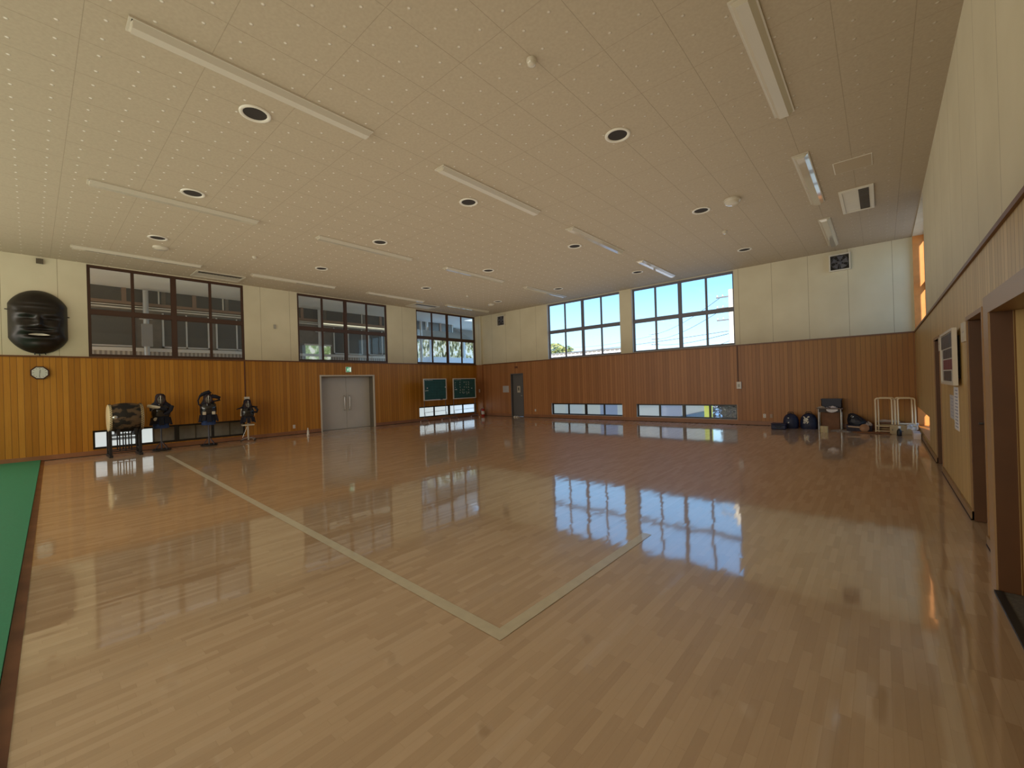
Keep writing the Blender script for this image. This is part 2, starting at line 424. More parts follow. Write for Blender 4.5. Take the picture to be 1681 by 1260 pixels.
window(mapL, *LOWL[1], *LZ, BLACKF, .05, low=True)
for a, b in LOWB: window(mapB, a, b, *LZ, BLACKF, .09, low=True, jamb=JAMBW)
window(mapR, 11.22, 14.80, *WZ, GREYF, .225, jamb=JAMB)
window(mapR, 11.22, 14.80, *LZ, GREYF, .225, low=True, jamb=JAMB)
for h in holesN: window(mapN, h[0], h[1], h[2], h[3], GREYF, .08)

# ------------------------------------------------------------------ doors
D = thing('door_1', None, None, (XL, 8.0, 0), kind='structure')
mb = MB()
for u0, u1, v0, v1 in ((6.91, 6.96, 0, 2.01), (9.05, 9.10, 0, 2.01), (6.91, 9.10, 2.01, 2.06)): wbox(mb, mapL, u0, u1, v0, v1, -.025, .03)
mb.build('door_frame', STEELFR, D)
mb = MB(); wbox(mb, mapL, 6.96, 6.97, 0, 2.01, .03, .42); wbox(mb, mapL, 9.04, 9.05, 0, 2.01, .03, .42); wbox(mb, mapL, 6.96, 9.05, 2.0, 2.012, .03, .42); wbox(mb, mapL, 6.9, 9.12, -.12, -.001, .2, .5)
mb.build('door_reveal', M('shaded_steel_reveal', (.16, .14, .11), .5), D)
for k, (a, b) in enumerate(((6.97, 8.055), (8.062, 9.04))):
    mb = MB(); wbox(mb, mapL, a, b, .008, 2.0, .30, .34); leaf = mb.build('door_leaf', STEEL, D)
    yh = 8.055-.10 if k == 0 else 8.062+.10
    x = XL-.30
    MB().tube([(x, yh, 1.27), (x+.07, yh, 1.25), (x+.075, yh, 1.22), (x+.075, yh, .76), (x+.07, yh, .73), (x, yh, .71)], .015, 8).build('pull_handle', CHROME, leaf)
D = thing('door_2', None, None, (-12.76, YB, 0), kind='structure')
mb = MB()
for u0, u1, v0, v1 in ((-13.14, -13.10, 0, 1.97), (-12.42, -12.38, 0, 1.97), (-13.14, -12.38, 1.97, 2.01)): wbox(mb, mapB, u0, u1, v0, v1, -.02, .15)
mb.build('door_frame', GREYDOOR, D)
mb = MB(); wbox(mb, mapB, -13.10, -12.42, .01, 1.97, .10, .14); lf = mb.build('door_leaf', M('mid_grey_door_leaf', (.135, .135, .14), .45), D)
MB().tube([(-12.5, YB+.10, .98), (-12.5, YB+.05, .98), (-12.6, YB+.05, .98)], .01, 8).build('door_handle', CHROME, lf)
for i, (a, b) in enumerate(((8.93, 9.77), (5.37, 6.2))):
    D = thing('door_%d' % (3+i), None, None, (XR, b, 0), kind='structure')
    mb = MB()
    wbox(mb, mapR, a-.035, a, 0, 2.04, -.012, .20); wbox(mb, mapR, b, b+.035, 0, 2.04, -.012, .20); wbox(mb, mapR, a, b, 2.0, 2.04, -.012, .20)
    mb.build('door_frame', M('pale_brown_casing', (.34, .20, .09), .45), D)
    mb = MB(); wbox(mb, mapR, b-.045, b-.005, .005, 1.995, .0, .75); lf = mb.build('door_leaf', DKDOOR, D)
    wbox(MB(), mapR, a, b, 0, 2, .95, 1.0)
    x = XR+.10; z = .98 if i else 1.0
    MB().tube([(x, b-.045, z), (x, b-.085, z), (x-.06, b-.09, z)], .011, 8).build('door_handle', CHROME, lf)
    mb = MB(); wbox(mb, mapR, a-.3, b+.3, 0, 2.4, .96, 1.0); wbox(mb, mapR, a-.3, b+.3, -.05, 0, .2, 1.0); wbox(mb, mapR, a-.3, a-.26, 0, 2.4, .2, 1.0); wbox(mb, mapR, b+.04, b+.08, 0, 2.4, .2, 1.0); wbox(mb, mapR, a-.3, b+.3, 2.4, 2.44, .2, 1.0)
    mb.build('closet_lining', DKDOOR, D)
# wide opening on the right
D = thing('door_5', None, None, (.6, 3.1, 0), kind='structure')
CAS = M('wide_opening_casing', (.36, .225, .11), .4)
mb = MB(); mb.box(.55, .86, 4.30, 4.47, 0, 2.01); mb.box(.55, .86, 1.72, 1.9, 0, 2.01); mb.box(.55, .86, 1.9, 4.30, 1.89, 2.01)
mb.build('door_frame', CAS, D)
mb = MB(); mb.box(.56, .66, 4.285, 4.299, 0.001, 1.89)
mb.build('door_jamb', DKDOOR, D)
mb = MB(); mb.box(.86, 2.6, 4.30, 4.36, 0, 2.4); mb.box(.86, 2.6, 1.70, 1.76, 0, 2.4); mb.box(2.6, 2.66, 1.7, 4.36, 0, 2.4); mb.box(.86, 2.6, 1.76, 4.30, 2.3, 2.36); mb.box(.66, .86, 4.27, 4.30, 0, 1.89)
mb.build('vestibule_panelling', WOODR, D)
struct(MB().box(.86, 2.6, 1.7, 4.36, -.1, 0).build('floor_vestibule', M('vestibule_floor', (.2, .15, .1), .5)))
tag(MB().box(.55, 1.6, 1.95, 4.27, .0005, .012).build('door_mat', GREYMAT), 'dark grey ribbed mat with black edge in wide opening at right', 'mat')
m_ = bpy.data.objects['door_mat']
MB().box(.535, .575, 1.95, 4.27, .0005, .016).build('mat_edge', BLACK, m_)

# ------------------------------------------------------------------ floor markings and green mat
def strip(pts, w, z, mat, name):
    (x0, y0), (x1, y1) = pts; d = Vector((x1-x0, y1-y0)).normalized(); n = Vector((-d.y, d.x))*w/2
    return MB().add([(x0+n.x, y0+n.y, z), (x1+n.x, y1+n.y, z), (x1-n.x, y1-n.y, z), (x0-n.x, y0-n.y, z)], [(0, 1, 2, 3)]).build(name, mat)
T = thing('floor_line', 'cream taped court line forming a corner on the wooden floor', 'floor line', (-1.76, 1.82, 0))
for o in (strip([(-13.4, 2.21), (-1.72, 1.83)], .088, .0022, TAPE, 'long_stripe'), strip([(-1.765, 1.84), (-1.765, 3.95)], .088, .0026, TAPE, 'short_stripe')):
    o.parent = T; o.location = (1.76, -1.82, 0)
mb = MB(); n = 12
e0, e1 = (XL+.02, .125), (-2.0, -.17)
mb.add([(e0[0], e0[1], .03), (e1[0], e1[1], .03), (e1[0], -6.9, .03), (e0[0], -6.9, .03), (e0[0], e0[1], .001), (e1[0], e1[1], .001), (e1[0], -6.9, .001), (e0[0], -6.9, .001)],
       [(0, 1, 2, 3), (7, 6, 5, 4), (0, 4, 5, 1), (1, 5, 6, 2), (2, 6, 7, 3), (3, 7, 4, 0)])
tag(mb.build('practice_mat', MATG), 'bright green mat covering the floor at far left', 'mat')
mb = MB()
w = .06
mb.add([(e0[0], e0[1]+.002, .012), (e1[0], e1[1]+.002, .012), (e1[0], e1[1]+w, .004), (e0[0], e0[1]+w, .004), (e0[0], e0[1]+.002, .0005), (e1[0], e1[1]+.002, .0005), (e1[0], e1[1]+w, .0005), (e0[0], e0[1]+w, .0005)],
       [(0, 1, 2, 3), (7, 6, 5, 4), (0, 4, 5, 1), (1, 5, 6, 2), (2, 6, 7, 3), (3, 7, 4, 0)])
o = mb.build('trim_4', MATEDGE); struct(o)

# ------------------------------------------------------------------ ceiling fittings
colname = {-.88: 'right wall row', -5.16: 'second row from right wall', -9.45: 'third row from right wall', -13.75: 'left wall row'}
rown = {0: 'nearest the camera', 1: 'second from camera', 2: 'second from far wall', 3: 'nearest far wall'}
for cx in (-.88, -5.16, -9.45, -13.75):
    for k, (y0, y1) in enumerate(((.65, 3.10), (4.30, 6.80), (7.98, 10.45), (11.62, 14.15))):
        if cx == -.88 and k == 0: continue
        if cx == -.88 and k == 1: y1 = 6.62
        t = thing('ceiling_light', 'long ceiling light in the %s, %s' % (colname[cx], rown[k]), 'ceiling light', (cx, (y0+y1)/2, HC), group='long ceiling lights')
        w = .112
        MB().box(cx-w, cx+w, y0, y1, HC-.018, HC).build('housing', FIXH, t)
        # hipped prismatic cover
        vs = []
        for yy, s_ in ((y0+.02, 0), (y0+.03, 1), (y1-.03, 1), (y1-.02, 0)):
            for xx, zz in ((-.095, 0), (-.05, .048), (.05, .048), (.095, 0)):
                vs.append((cx+xx, yy, HC-.018-(zz if s_ else 0)))
        fs = [(r*4+c, r*4+c+1, (r+1)*4+c+1, (r+1)*4+c) for r in range(3) for c in range(3)]
        MB().add(vs, fs).build('diffuser', FIX, t)
for cx in (-2.71, -5.77, -8.83, -11.87):
    for k, cy in enumerate((1.90, 5.50, 9.15, 12.80)):
        if cx == -2.71 and k == 0: continue
        t = thing('round_downlight', 'round downlight in the %s, %s' % ({-2.71: 'file by the right wall', -5.77: 'second file from right wall', -8.83: 'third file from right wall', -11.87: 'file by the left wall'}[cx], ('nearest the camera', 'second from camera', 'second from far wall', 'nearest far wall')[k]), 'downlight', (cx, cy, HC), group='round downlights')
        mt = Matrix.Translation((cx, cy, HC))
        MB().lathe([(.175, -.001), (.173, -.014), (.155, -.020), (.134, -.012), (.130, -.002)], mt).build('trim_ring', OFFW, t)
        MB().lathe([(.136, -.004), (.10, -.003), (.0, -.0025)], mt).build('dark_hollow', M('hollow', (.02, .013, .008), .8) if 'hollow' not in bpy.data.materials else bpy.data.materials['hollow'], t)
def disc_det(cx, cy, r, h, name, label, cat):
    t = thing(name, label, cat, (cx, cy, HC)); mt = Matrix.Translation((cx, cy, HC))
    MB().lathe([(r, 0), (r, -h*.35), (r*.93, -h*.5)], mt).build('base_ring', FIXH, t)
    MB().lathe([(r*.93, -h*.5), (r*.8, -h*.85), (r*.4, -h), (.0, -h)], mt).build('cover', FIX, t)
disc_det(-12.6, 2.06, .15, .07, 'ceiling_speaker', 'white round ceiling disc beside a downlight near the left wall', 'ceiling disc')
disc_det(-2.10, 9.04, .15, .11, 'ceiling_speaker', 'pale round ceiling disc beside a downlight on the right of the room', 'ceiling disc')
disc_det(-12.47, 13.02, .13, .08, 'ceiling_speaker', 'small round ceiling disc close to the far left corner', 'ceiling disc')
disc_det(-2.73, 3.59, .055, .07, 'fire_detector', 'small round fire detector at top centre of the ceiling', 'detector')
disc_det(-2.70, 10.84, .055, .07, 'fire_detector', 'small round fire detector past the pale ceiling disc on the right', 'detector')
disc_det(-11.94, 3.82, .055, .06, 'fire_detector', 'small round fire detector over the left wall windows', 'detector')
disc_det(-11.87, 11.09, .055, .06, 'fire_detector', 'small round fire detector toward the far left corner', 'detector')
def aircon(x0, x1, y0, y1, label, g0, g1, OFFW=OFFW):
    t = thing('ceiling_air_conditioner', label, 'air conditioner', ((x0+x1)/2, (y0+y1)/2, HC))
    mb = MB()
    for a in ((x0, x1, y0, y0+.05), (x0, x1, y1-.05, y1), (x0, x0+.05, y0+.05, y1-.05), (x1-.05, x1, y0+.05, y1-.05)): mb.box(*a, HC-.03, HC)
    mb.build('frame', OFFW, t)
    MB().box(x0+.05, x1-.05, y0+.05, y1-.05, HC-.015, HC).build('panel', OFFW, t)
    mb = MB(); n = 14
    mb.box(g0, g1, y0+.07, y1-.07, HC-.022, HC-.015)
    for i in range(n):
        yy = y0+.07+(y1-y0-.14)*(i+.5)/n; mb.box(g0, g1, yy-.012, yy+.004, HC-.027, HC-.022)
    mb.build('intake_grille', DECK, t)
aircon(-.54, -.03, 10.17, 11.57, 'ceiling air conditioner with dark grille beside the lights at right', -.25, -.10)
aircon(-14.98, -14.2, 3.10, 4.30, 'ceiling air conditioner panel above the leftmost upper window', -14.45, -14.3, FIXH)
aircon(-14.98, -14.2, 10.44, 11.64, 'ceiling air conditioner panel above the third left window', -14.45, -14.3, FIXH)
t = thing('access_hatch', 'plain cream rectangular hatch in the ceiling at right', 'hatch', (-.28, 9.0, HC))
MB().box(-.53, -.03, 8.75, 9.25, HC-.006, HC).build('hatch_frame', OFFW, t)
MB().box(-.515, -.045, 8.765, 9.235, HC-.010, HC-.006).build('hatch_panel', M('hatch_paint', (.40, .32, .21), .6), t)

# ------------------------------------------------------------------ fans and small wall fittings
FANB = M('dark_fan_blades', (.12, .12, .14), .5)
def fan(x0, x1, z0, z1, label, dep=.10):
    t = thing('wall_fan', label, 'ventilation fan', ((x0+x1)/2, YB, (z0+z1)/2))
    mb = MB(); e = .03
    for a in ((x0, x1, z0, z0+e), (x0, x1, z1-e, z1), (x0, x0+e, z0+e, z1-e), (x1-e, x1, z0+e, z1-e)): mb.box(a[0], a[1], YB-dep, YB, a[2], a[3])
    mb.build('frame', OFFW, t)
    MB().box(x0+e, x1-e, YB-.03, YB-.01, z0+e, z1-e).build('back_plate', DARK, t)
    cx, cz = (x0+x1)/2, (z0+z1)/2; R = (x1-x0)/2-e-.02
    mb = MB()
    for k in range(5):
        a = 2*PI*k/5; p = []
        for r_, da in ((.04, -.2), (R, -.15), (R, .65), (.04, .5)):
            p.append((cx+r_*math.cos(a+da), YB-.05-.02*(da > 0), cz+r_*math.sin(a+da)))
        mb.add(p, [(0, 1, 2, 3)])
    mb.lathe([(.0, .0), (.05, .0), (.05, .03)], Matrix.Translation((cx, YB-.08, cz)) @ Matrix.Rotation(-PI/2, 4, 'X'))
    mb.build('fan_blades', FANB, t)
    mb = MB()
    for r_ in (.10, .19):
        if r_ < R+.02: mb.tube([(cx+r_*math.cos(2*PI*k/24), YB-dep+.005, cz+r_*math.sin(2*PI*k/24)) for k in range(25)], .005, 6, cap=False)
    mb.tube([(x0+e, YB-dep+.005, cz), (x1-e, YB-dep+.005, cz)], .005, 6); mb.tube([(cx, YB-dep+.005, z0+e), (cx, YB-dep+.005, z1-e)], .005, 6)
    mb.build('guard', M('guard_grey', (.10, .10, .10), .5), t)
fan(-1.04, -.57, 4.38, 4.84, 'square wall fan in white frame high on the far wall, right end')
fan(-13.84, -13.36, 4.32, 4.80, 'square wall fan in white frame high on the far wall, left end')
def plate(name, label, cat, mp, u, v, w, h, d=.012, mat=WHITE, holes=True):
    t = thing(name, label, cat, mp(u, v, 0)); mb = MB(); wbox(mb, mp, u-w/2, u+w/2, v-h/2, v+h/2, -d, 0); mb.build('cover_plate', mat, t)
    if holes:
        for s_ in (-1, 1): wbox(MB(), mp, u-w*.2, u+w*.2, v+s_*h*.22-h*.08, v+s_*h*.22+h*.08, -d-.002, -d).build('socket', M('socket_grey', (.35, .34, .32), .5) if 'socket_grey' not in bpy.data.materials else bpy.data.materials['socket_grey'], t)
plate('wall_outlet', 'white wall outlet low on left wall before the steel doors', 'outlet', mapL, 5.98, .28, .075, .12)
plate('wall_outlet', 'white wall outlet on the far wall, left of the pair near the bags', 'outlet', mapB, -2.75, .30, .075, .12)
plate('wall_outlet', 'dull wall outlet on the far wall, right of the pair near the bags', 'outlet', mapB, -2.57, .30, .075, .12, mat=M('tan_plate', (.42, .27, .16), .5))
plate('wall_outlet', 'white wall outlet low on the far wall right of the grey door', 'outlet', mapB, -11.72, .32, .07, .10)
plate('light_switch', 'white switch plate on the far left corner column', 'switch', lambda u, v, d: (u, 14.81+d, v), -15.16, 1.24, .08, .16)
plate('wall_sensor', 'small grey sensor box between the first two upper left windows', 'sensor', mapL, 5.45, 3.69, .07, .14, .03, M('sensor_grey', (.35, .33, .28), .5), False)
plate('wall_speaker_box', 'small dark box above the giant mask near the ceiling', 'box', mapL, .20, 4.845, .12, .12, .05, M('dark_box', (.10, .08, .05), .5), False)
plate('name_plate', 'small brown plate above the grey far door', 'plate', mapB, -12.78, 2.30, .18, .09, .01, M('brown_plate', (.16, .06, .03), .5), False)
def conduit(mp, u, label, cat='conduit'):
    t = thing('wall_conduit', label, cat, mp(u, 1.2, 0))
    mb = MB(); wbox(mb, mp, u-.016, u+.016, 1.34, HW-.02, -.022, 0); mb.build('conduit_pipe', M('brown_conduit', (.13, .05, .025), .5) if 'brown_conduit' not in bpy.data.materials else bpy.data.materials['brown_conduit'], t)
    mb = MB(); wbox(mb, mp, u-.035, u+.10, 1.15, 1.37, -.06, 0); sb = mb.build('switch_box', WHITE, t)
    mb = MB(); wbox(mb, mp, u+.0, u+.06, 1.20, 1.30, -.066, -.06); mb.build('switch_cover', M('switch_cover_grey', (.45, .45, .44), .4) if 'switch_cover_grey' not in bpy.data.materials else bpy.data.materials['switch_cover_grey'], sb)
conduit(mapB, -3.46, 'brown conduit running down to a white switch box on the far wall')
conduit(mapL, 4.52, 'brown conduit running down to a white switch box on left wall')

# exit sign
t = thing('exit_sign', 'small green and white exit sign above the steel double doors', 'exit sign', (XL, 8.01, 2.26))
mb = MB(); wbox(mb, mapL, 7.90, 8.12, 2.16, 2.37, -.045, 0); mb.build('sign_case', WHITE, t)
mb = MB(); wbox(mb, mapL, 7.915, 8.105, 2.175, 2.355, -.047, -.045); mb.build('sign_face', GREEN, t)
mb = MB(); X = XL+.048
wbox(mb, mapL, 8.04, 8.095, 2.185, 2.345, -.048, -.047)
def stroke(mb, pts, w, mk):
    for (a, b), (c, d) in zip(pts[:-1], pts[1:]):
        v = Vector((c-a, d-b)); n = Vector((-v.y, v.x)).normalized()*w/2
        mb.add([mk(a+n.x, b+n.y), mk(c+n.x, d+n.y), mk(c-n.x, d-n.y), mk(a-n.x, b-n.y)], [(0, 1, 2, 3)])
mk = lambda a, b: (X, a, b)
stroke(mb, [(7.985, 2.30), (7.975, 2.255)], .028, mk); stroke(mb, [(7.975, 2.255), (8.005, 2.225), (7.995, 2.19)], .014, mk)
stroke(mb, [(7.975, 2.255), (7.955, 2.22), (7.93, 2.205)], .014, mk); stroke(mb, [(7.985, 2.30), (8.015, 2.275), (8.03, 2.285)], .011, mk); stroke(mb, [(7.985, 2.30), (7.955, 2.285), (7.945, 2.26)], .011, mk)
stroke(mb, [(7.985, 2.318), (8.005, 2.335)], .024, mk)
mb.build('pictogram', LITW, t)

# octagonal clock
t = thing('wall_clock', 'octagonal clock with dark wooden rim and white face under the mask', 'clock', (XL, .15, 2.13))
cy, cz = .15, 2.135
def octo(r, d0, d1, name, mat, sy=1.0, par=t):
    mb = MB(); vs = []
    for d in (d0, d1):
        for k in range(8): a = PI/8+k*PI/4; vs.append((XL+d, cy+r*sy*math.cos(a), cz+r*math.sin(a)))
    mb.add(vs, [list(range(8))[::-1], list(range(8, 16))]+[(k, (k+1) % 8, 8+(k+1) % 8, 8+k) for k in range(8)]); return mb.build(name, mat, par)
octo(.168, 0, .045, 'rim', M('dark_red_wood_rim', (.05, .014, .010), .35)); f = octo(.140, .045, .048, 'face', CLOCKF)
mb = MB()
for k in range(12):
    mb = MB(); a = k*PI/6; l = .018 if k % 3 else .028
    stroke(mb, [(cy+.118*math.sin(a), cz+.118*math.cos(a)), (cy+(.118-l)*math.sin(a), cz+(.118-l)*math.cos(a))], .007, lambda p, q: (XL+.0495, p, q)); mb.build('hour_mark', INK, f)
mb = MB(); stroke(mb, [(cy, cz), (cy+.008, cz+.07)], .009, lambda p, q: (XL+.051, p, q)); stroke(mb, [(cy, cz), (cy-.01, cz-.10)], .007, lambda p, q: (XL+.052, p, q)); mb.build('hands', INK, t)

# giant mask
def G(y, z, cy, cz, sy, sz): return math.exp(-((y-cy)/sy)**2-((z-cz)/sz)**2)
t = thing('giant_mask', 'giant black carved face mask with white teeth hung on left wall', 'mask', (XL, .16, 3.37))
cy, cz, hw, hh = .155, 3.36, .485, .765
vs = []; fs = []; NR, NA = 40, 96
def mdep(y, z, r):
    d = .02+.30*(1-r**3.2)**.8
    d += .055*G(y, z, .22, .16, .17, .05)+.055*G(y, z, -.22, .16, .17, .05)       # brow ridges
    d -= .055*G(y, z, .20, .05, .12, .045)+.055*G(y, z, -.20, .05, .12, .045)     # eye hollows
    d += .035*G(y, z, .20, .03, .09, .03)+.035*G(y, z, -.20, .03, .09, .03)       # lids
    d += .10*G(y, z, 0, -.03, .055, .12)+.075*G(y, z, 0, -.11, .12, .05)          # nose
    d += .06*G(y, z, .28, -.15, .12, .10)+.06*G(y, z, -.28, -.15, .12, .10)       # cheeks
    d -= .05*G(y, z, 0, -.19, .25, .025)
    d += .045*G(y, z, 0, -.255, .22, .03)+.05*G(y, z, 0, -.42, .22, .05)          # lips
    d -= .09*G(y, z, 0, -.335, .19, .030)                                         # mouth
    d += .05*G(y, z, 0, -.58, .16, .08)
    d += .012*math.sin(z*60)*G(y, z, 0, .38, .3, .10)                             # forehead creases
    return d
vs.append((XL+mdep(0, 0, 0), cy, cz))
for i in range(1, NR+1):
    r = i/NR
    for k in range(NA):
        a = 2*PI*k/NA; c, s_ = math.cos(a), math.sin(a); p = 2.7
        y = max(-hw, min(hw, hw*1.16*c))*r; z = hh*math.copysign(abs(s_)**(2/2.15), s_)*r
        vs.append((XL+mdep(y, z, r), cy+y, cz+z))
for k in range(NA): fs.append((0, 1+k, 1+(k+1) % NA))
for i in range(NR-1):
    for k in range(NA): fs.append((1+i*NA+k, 1+(i+1)*NA+k, 1+(i+1)*NA+(k+1) % NA, 1+i*NA+(k+1) % NA))
rim = [(XL, v[1], v[2]) for v in vs[-NA:]]; o0 = len(vs); vs += rim
for k in range(NA): fs.append((1+(NR-1)*NA+k, o0+k, o0+(k+1) % NA, 1+(NR-1)*NA+(k+1) % NA))
MB().add(vs, fs, 0, True).build('face', MASKM, t)
mb = MB(); tp = []; n = 14
for i in range(n+1):
    u = -1+2*i/n; y = .175*u; x = XL+mdep(y, -.33, abs(y)/hw*.9)+.052; zc = cz-.335+.012*(1-u*u)
    tp.append((x, cy+y, zc+.024*(1-u*u)**.7+.001)); tp.append((x+.006, cy+y, zc-.024*(1-u*u)**.7-.001))
mb.add(tp, [(2*i, 2*i+2, 2*i+3, 2*i+1) for i in range(n)]); mb.build('teeth', M('ivory_teeth', (.60, .56, .46), .4), t)
mb = MB()
for y, z, dy, dz in ((-.33, 3.62, -.04, .005), (.64, 3.52, .03, 0), (.08, 2.62, 0, -.05), (.15, 2.60, .01, -.05), (.24, 2.62, .02, -.04)):
    MB().tube([(XL+.04, y, z), (XL+.03, y+dy, z+dz)], .012, 6).build('mounting_peg', BLACK, t)

# ------------------------------------------------------------------ drum on its stand
t = thing('taiko_drum', 'large barrel drum in dark figured cloth with cream heads', 'drum', (-14.58, 1.57, .96))
mt = Matrix.Translation((-14.58, 1.58, .965)) @ Matrix.Rotation(-PI/2, 4, 'X')
MB().lathe([(.315+.055*math.cos(PI*h/.66), h) for h in [(-.30+.60*i/14) for i in range(15)]], mt, 36).build('barrel', DRUMB, t)
for s_ in (-1, 1):
    hd = MB().lathe([(.345, s_*.27), (.338, s_*.325), (.31, s_*.335), (.0, s_*.335)], mt, 36).build('drum_head', HEADSKIN, t)
    mb = MB()
    for row, (h, rr) in enumerate(((.282, .346), (.305, .343))):
        for k in range(36):
            a = 2*PI*(k+.5*row)/36; p = mt @ Vector((rr*math.cos(a), rr*math.sin(a), s_*h))
            mb.box(p.x-.009, p.x+.009, p.y-.007, p.y+.007, p.z-.009, p.z+.009)
    mb.build('studs', BLACK, hd)
MB().lathe([(.05, 0), (.05, .012), (.0, .012)], Matrix.Translation((-14.235, 1.36, .99)) @ Matrix.Rotation(PI/2, 4, 'Y'), 16).build('ring_boss', CHROME, t)
t = thing('drum_stand', 'black wooden lattice stand carrying the drum', 'drum stand', (-14.58, 1.55, 0))
for x in (-14.36, -14.80):
    for y in (1.27, 1.83):
        MB().bbox(x-.025, x+.025, y-.03, y+.03, .03, .66, .004).build('post', BLACK, t)
for y in (1.27, 1.83): MB().bbox(-14.92, -14.24, y-.035, y+.035, 0, .06, .006).build('foot', BLACK, t)
mb = MB()
for x in (-14.36, -14.80):
    for z in (.14, .44, .53): mb.box(x-.015, x+.015, 1.28, 1.82, z-.012, z+.012)
    for y in (1.44, 1.55, 1.66): mb.box(x-.012, x+.012, y-.012, y+.012, .14, .60)
for y in (1.27, 1.83): mb.box(-14.80, -14.36, y-.015, y+.015, .15, .19)
mb.build('lattice', BLACK, t)
for y in (1.42, 1.74):
    mb = MB(); vs = [(-14.84, y-.03, .56), (-14.32, y-.03, .56), (-14.84, y+.03, .56), (-14.32, y+.03, .56)]
    for i in range(9):
        x = -14.84+.52*i/8; z = .965-math.sqrt(max(.0, .378**2-(x+14.58)**2))
        mb.box(x-.033, x+.033, y-.03, y+.03, .54, max(.57, z-.004))
    mb.build('cradle', BLACK, t)

# ------------------------------------------------------------------ armour dummies
GRILL = M('steel_grille', (.45, .42, .36), .3, .8)
def at(o, p): return parent_world(o) @ Vector(p)
def rel(mb, t):      # transform builder verts (local) to world of t
    m = parent_world(t); mb.v = [tuple(m @ Vector(v)) for v in mb.v]; return mb
def dummy(x, y, rz, label, kind):
    t = thing('armour_dummy', label, 'armour stand', (x, y, 0), group='kendo armour stands'); t.rotation_euler = (0, 0, rz)
    P = lambda mb, n, m, par=None: rel(mb, t).build(n, m, par or t)
    small = kind == 3
    k = .86 if small else 1.0
    polem = OFFW if small else M('grey_stand_tube', (.10, .10, .13), .4, .5) if 'grey_stand_tube' not in bpy.data.materials else bpy.data.materials['grey_stand_tube']
    z0 = .50 if small else .60
    P(MB().tube([(0, 0, .03), (0, 0, z0+.3)], .022 if small else .018, 12), 'pole', polem)
    if small:
        for a in range(4):
            th = a*PI/2+.5; c, s_ = math.cos(th), math.sin(th)
            lg = P(MB().tube([(0, 0, .10), (c*.12, s_*.12, .09), (c*.25, s_*.25, .05)], [.013, .012, .010], 8), 'leg', CHROME)
            P(MB().lathe([(.0, -.012), (.022, -.012), (.022, .012), (.0, .012)], Matrix.Translation((c*.25, s_*.25, .025)) @ Matrix.Rotation(PI/2, 4, 'X'), 12), 'caster', BLACK, lg)
        P(MB().tube([(.0, -.02, .46), (.0, -.15, .12)], .008, 6), 'brace', CHROME)
        P(MB().bbox(-.10, .10, -.16, .16, .475, .52, .01), 'seat_board', OFFW)
    else:
        ring = [(.19*math.cos(2*PI*i/28), .19*math.sin(2*PI*i/28), .022) for i in range(29)]
        P(MB().tube(ring, .018, 8, cap=False), 'base_ring', BLACK)
        for a in range(4):
            th = a*PI/2+.6; c, s_ = math.cos(th), math.sin(th)
            P(MB().tube([(c*.015, s_*.015, .24), (c*.19, s_*.19, .03)], .009, 6), 'strut', polem)
            P(MB().tube([(0, 0, .035), (c*.19, s_*.19, .022)], .011, 6), 'foot_bar', BLACK)
    # hakama / under-skirt
    if not small:
        P(MB().loft([(.60, 0, 0, .11, .165), (.72, 0, 0, .12, .18), (.86, 0, 0, .10, .16)], 28, p=2.6), 'under_skirt', BLUE)
    # tare: waist band with flaps
    zt = .74 if small else .90
    tare = P(MB().loft([(zt-.03, 0, 0, .13*k, .185*k), (zt+.03, 0, 0, .125*k, .18*k)], 28), 'waist_belt', NAVY)
    for i, ya in enumerate((-1.15, -.6, 0, .6, 1.15)):
        mb = MB(); w = .055*k; l = (.21 if i % 2 == 0 else .17)*k
        c, s_ = math.cos(ya), math.sin(ya); r0, r1 = .135*k, .165*k
        px, py = -s_, c; ry = 1.38
        pts = []
        for rr, zz in ((r0, zt), (r1, zt-l)):
            for sg in (-1, 1):
                for dd in (0, .014): pts.append(((rr+dd)*c+px*w*sg, ((rr+dd)*s_)*ry+py*w*sg, zz))
        mb.add(pts, [(0, 2, 3, 1), (4, 5, 7, 6), (0, 1, 5, 4), (2, 6, 7, 3), (1, 3, 7, 5), (0, 4, 6, 2)])
        P(mb, 'waist_flap', NAVY, tare)
    # do: lacquered chest plate
    zb = zt+.02; zc = zb+.30*k
    P(MB().loft([(zb, .0, 0, .125*k, .19*k), (zb+.08*k, .01, 0, .155*k, .205*k), (zb+.2*k, .015, 0, .16*k, .20*k), (zc, .005, 0, .12*k, .165*k), (zc+.03*k, 0, 0, .06, .07)], 28, p=2.3), 'chest_plate', LACQ)
    if small:
        for s_ in (-1, 1): P(MB().loft([(zb+.02, -.02, s_*.165, .04, .03), (zb+.25, -.02, s_*.15, .035, .03)], 10), 'side_lining', OFFW)
    if kind == 1:
        P(MB().lathe([(.05, 0), (.042, .012), (0, .016)], Matrix.Translation((.135, -.115, zb-.06)) @ Matrix.Rotation(PI/2, 4, 'Y') , 14), 'crest_patch', OFFW)
    if kind == 2:
        for s_ in (-1, 1): P(MB().bbox(.10, .175, s_*.11-.04, s_*.11+.04, zb-.02, zb+.07, .012), 'cuff_patch', OFFW)
    # men: helmet
    zm = zc+(.02 if small else .06)
    if kind == 2: zm = zc+.02
    hs = .92 if small else 1.
    men = P(MB().loft([(zm, -.01, 0, .095*hs, .085*hs), (zm+.06, -.01, 0, .12*hs, .105*hs), (zm+.14, -.015, 0, .13*hs, .115*hs), (zm+.21, -.02, 0, .12*hs, .105*hs), (zm+.255, -.02, 0, .08*hs, .075*hs), (zm+.27, -.02, 0, .02, .02)], 24), 'helmet', NAVY)
    mb = MB()
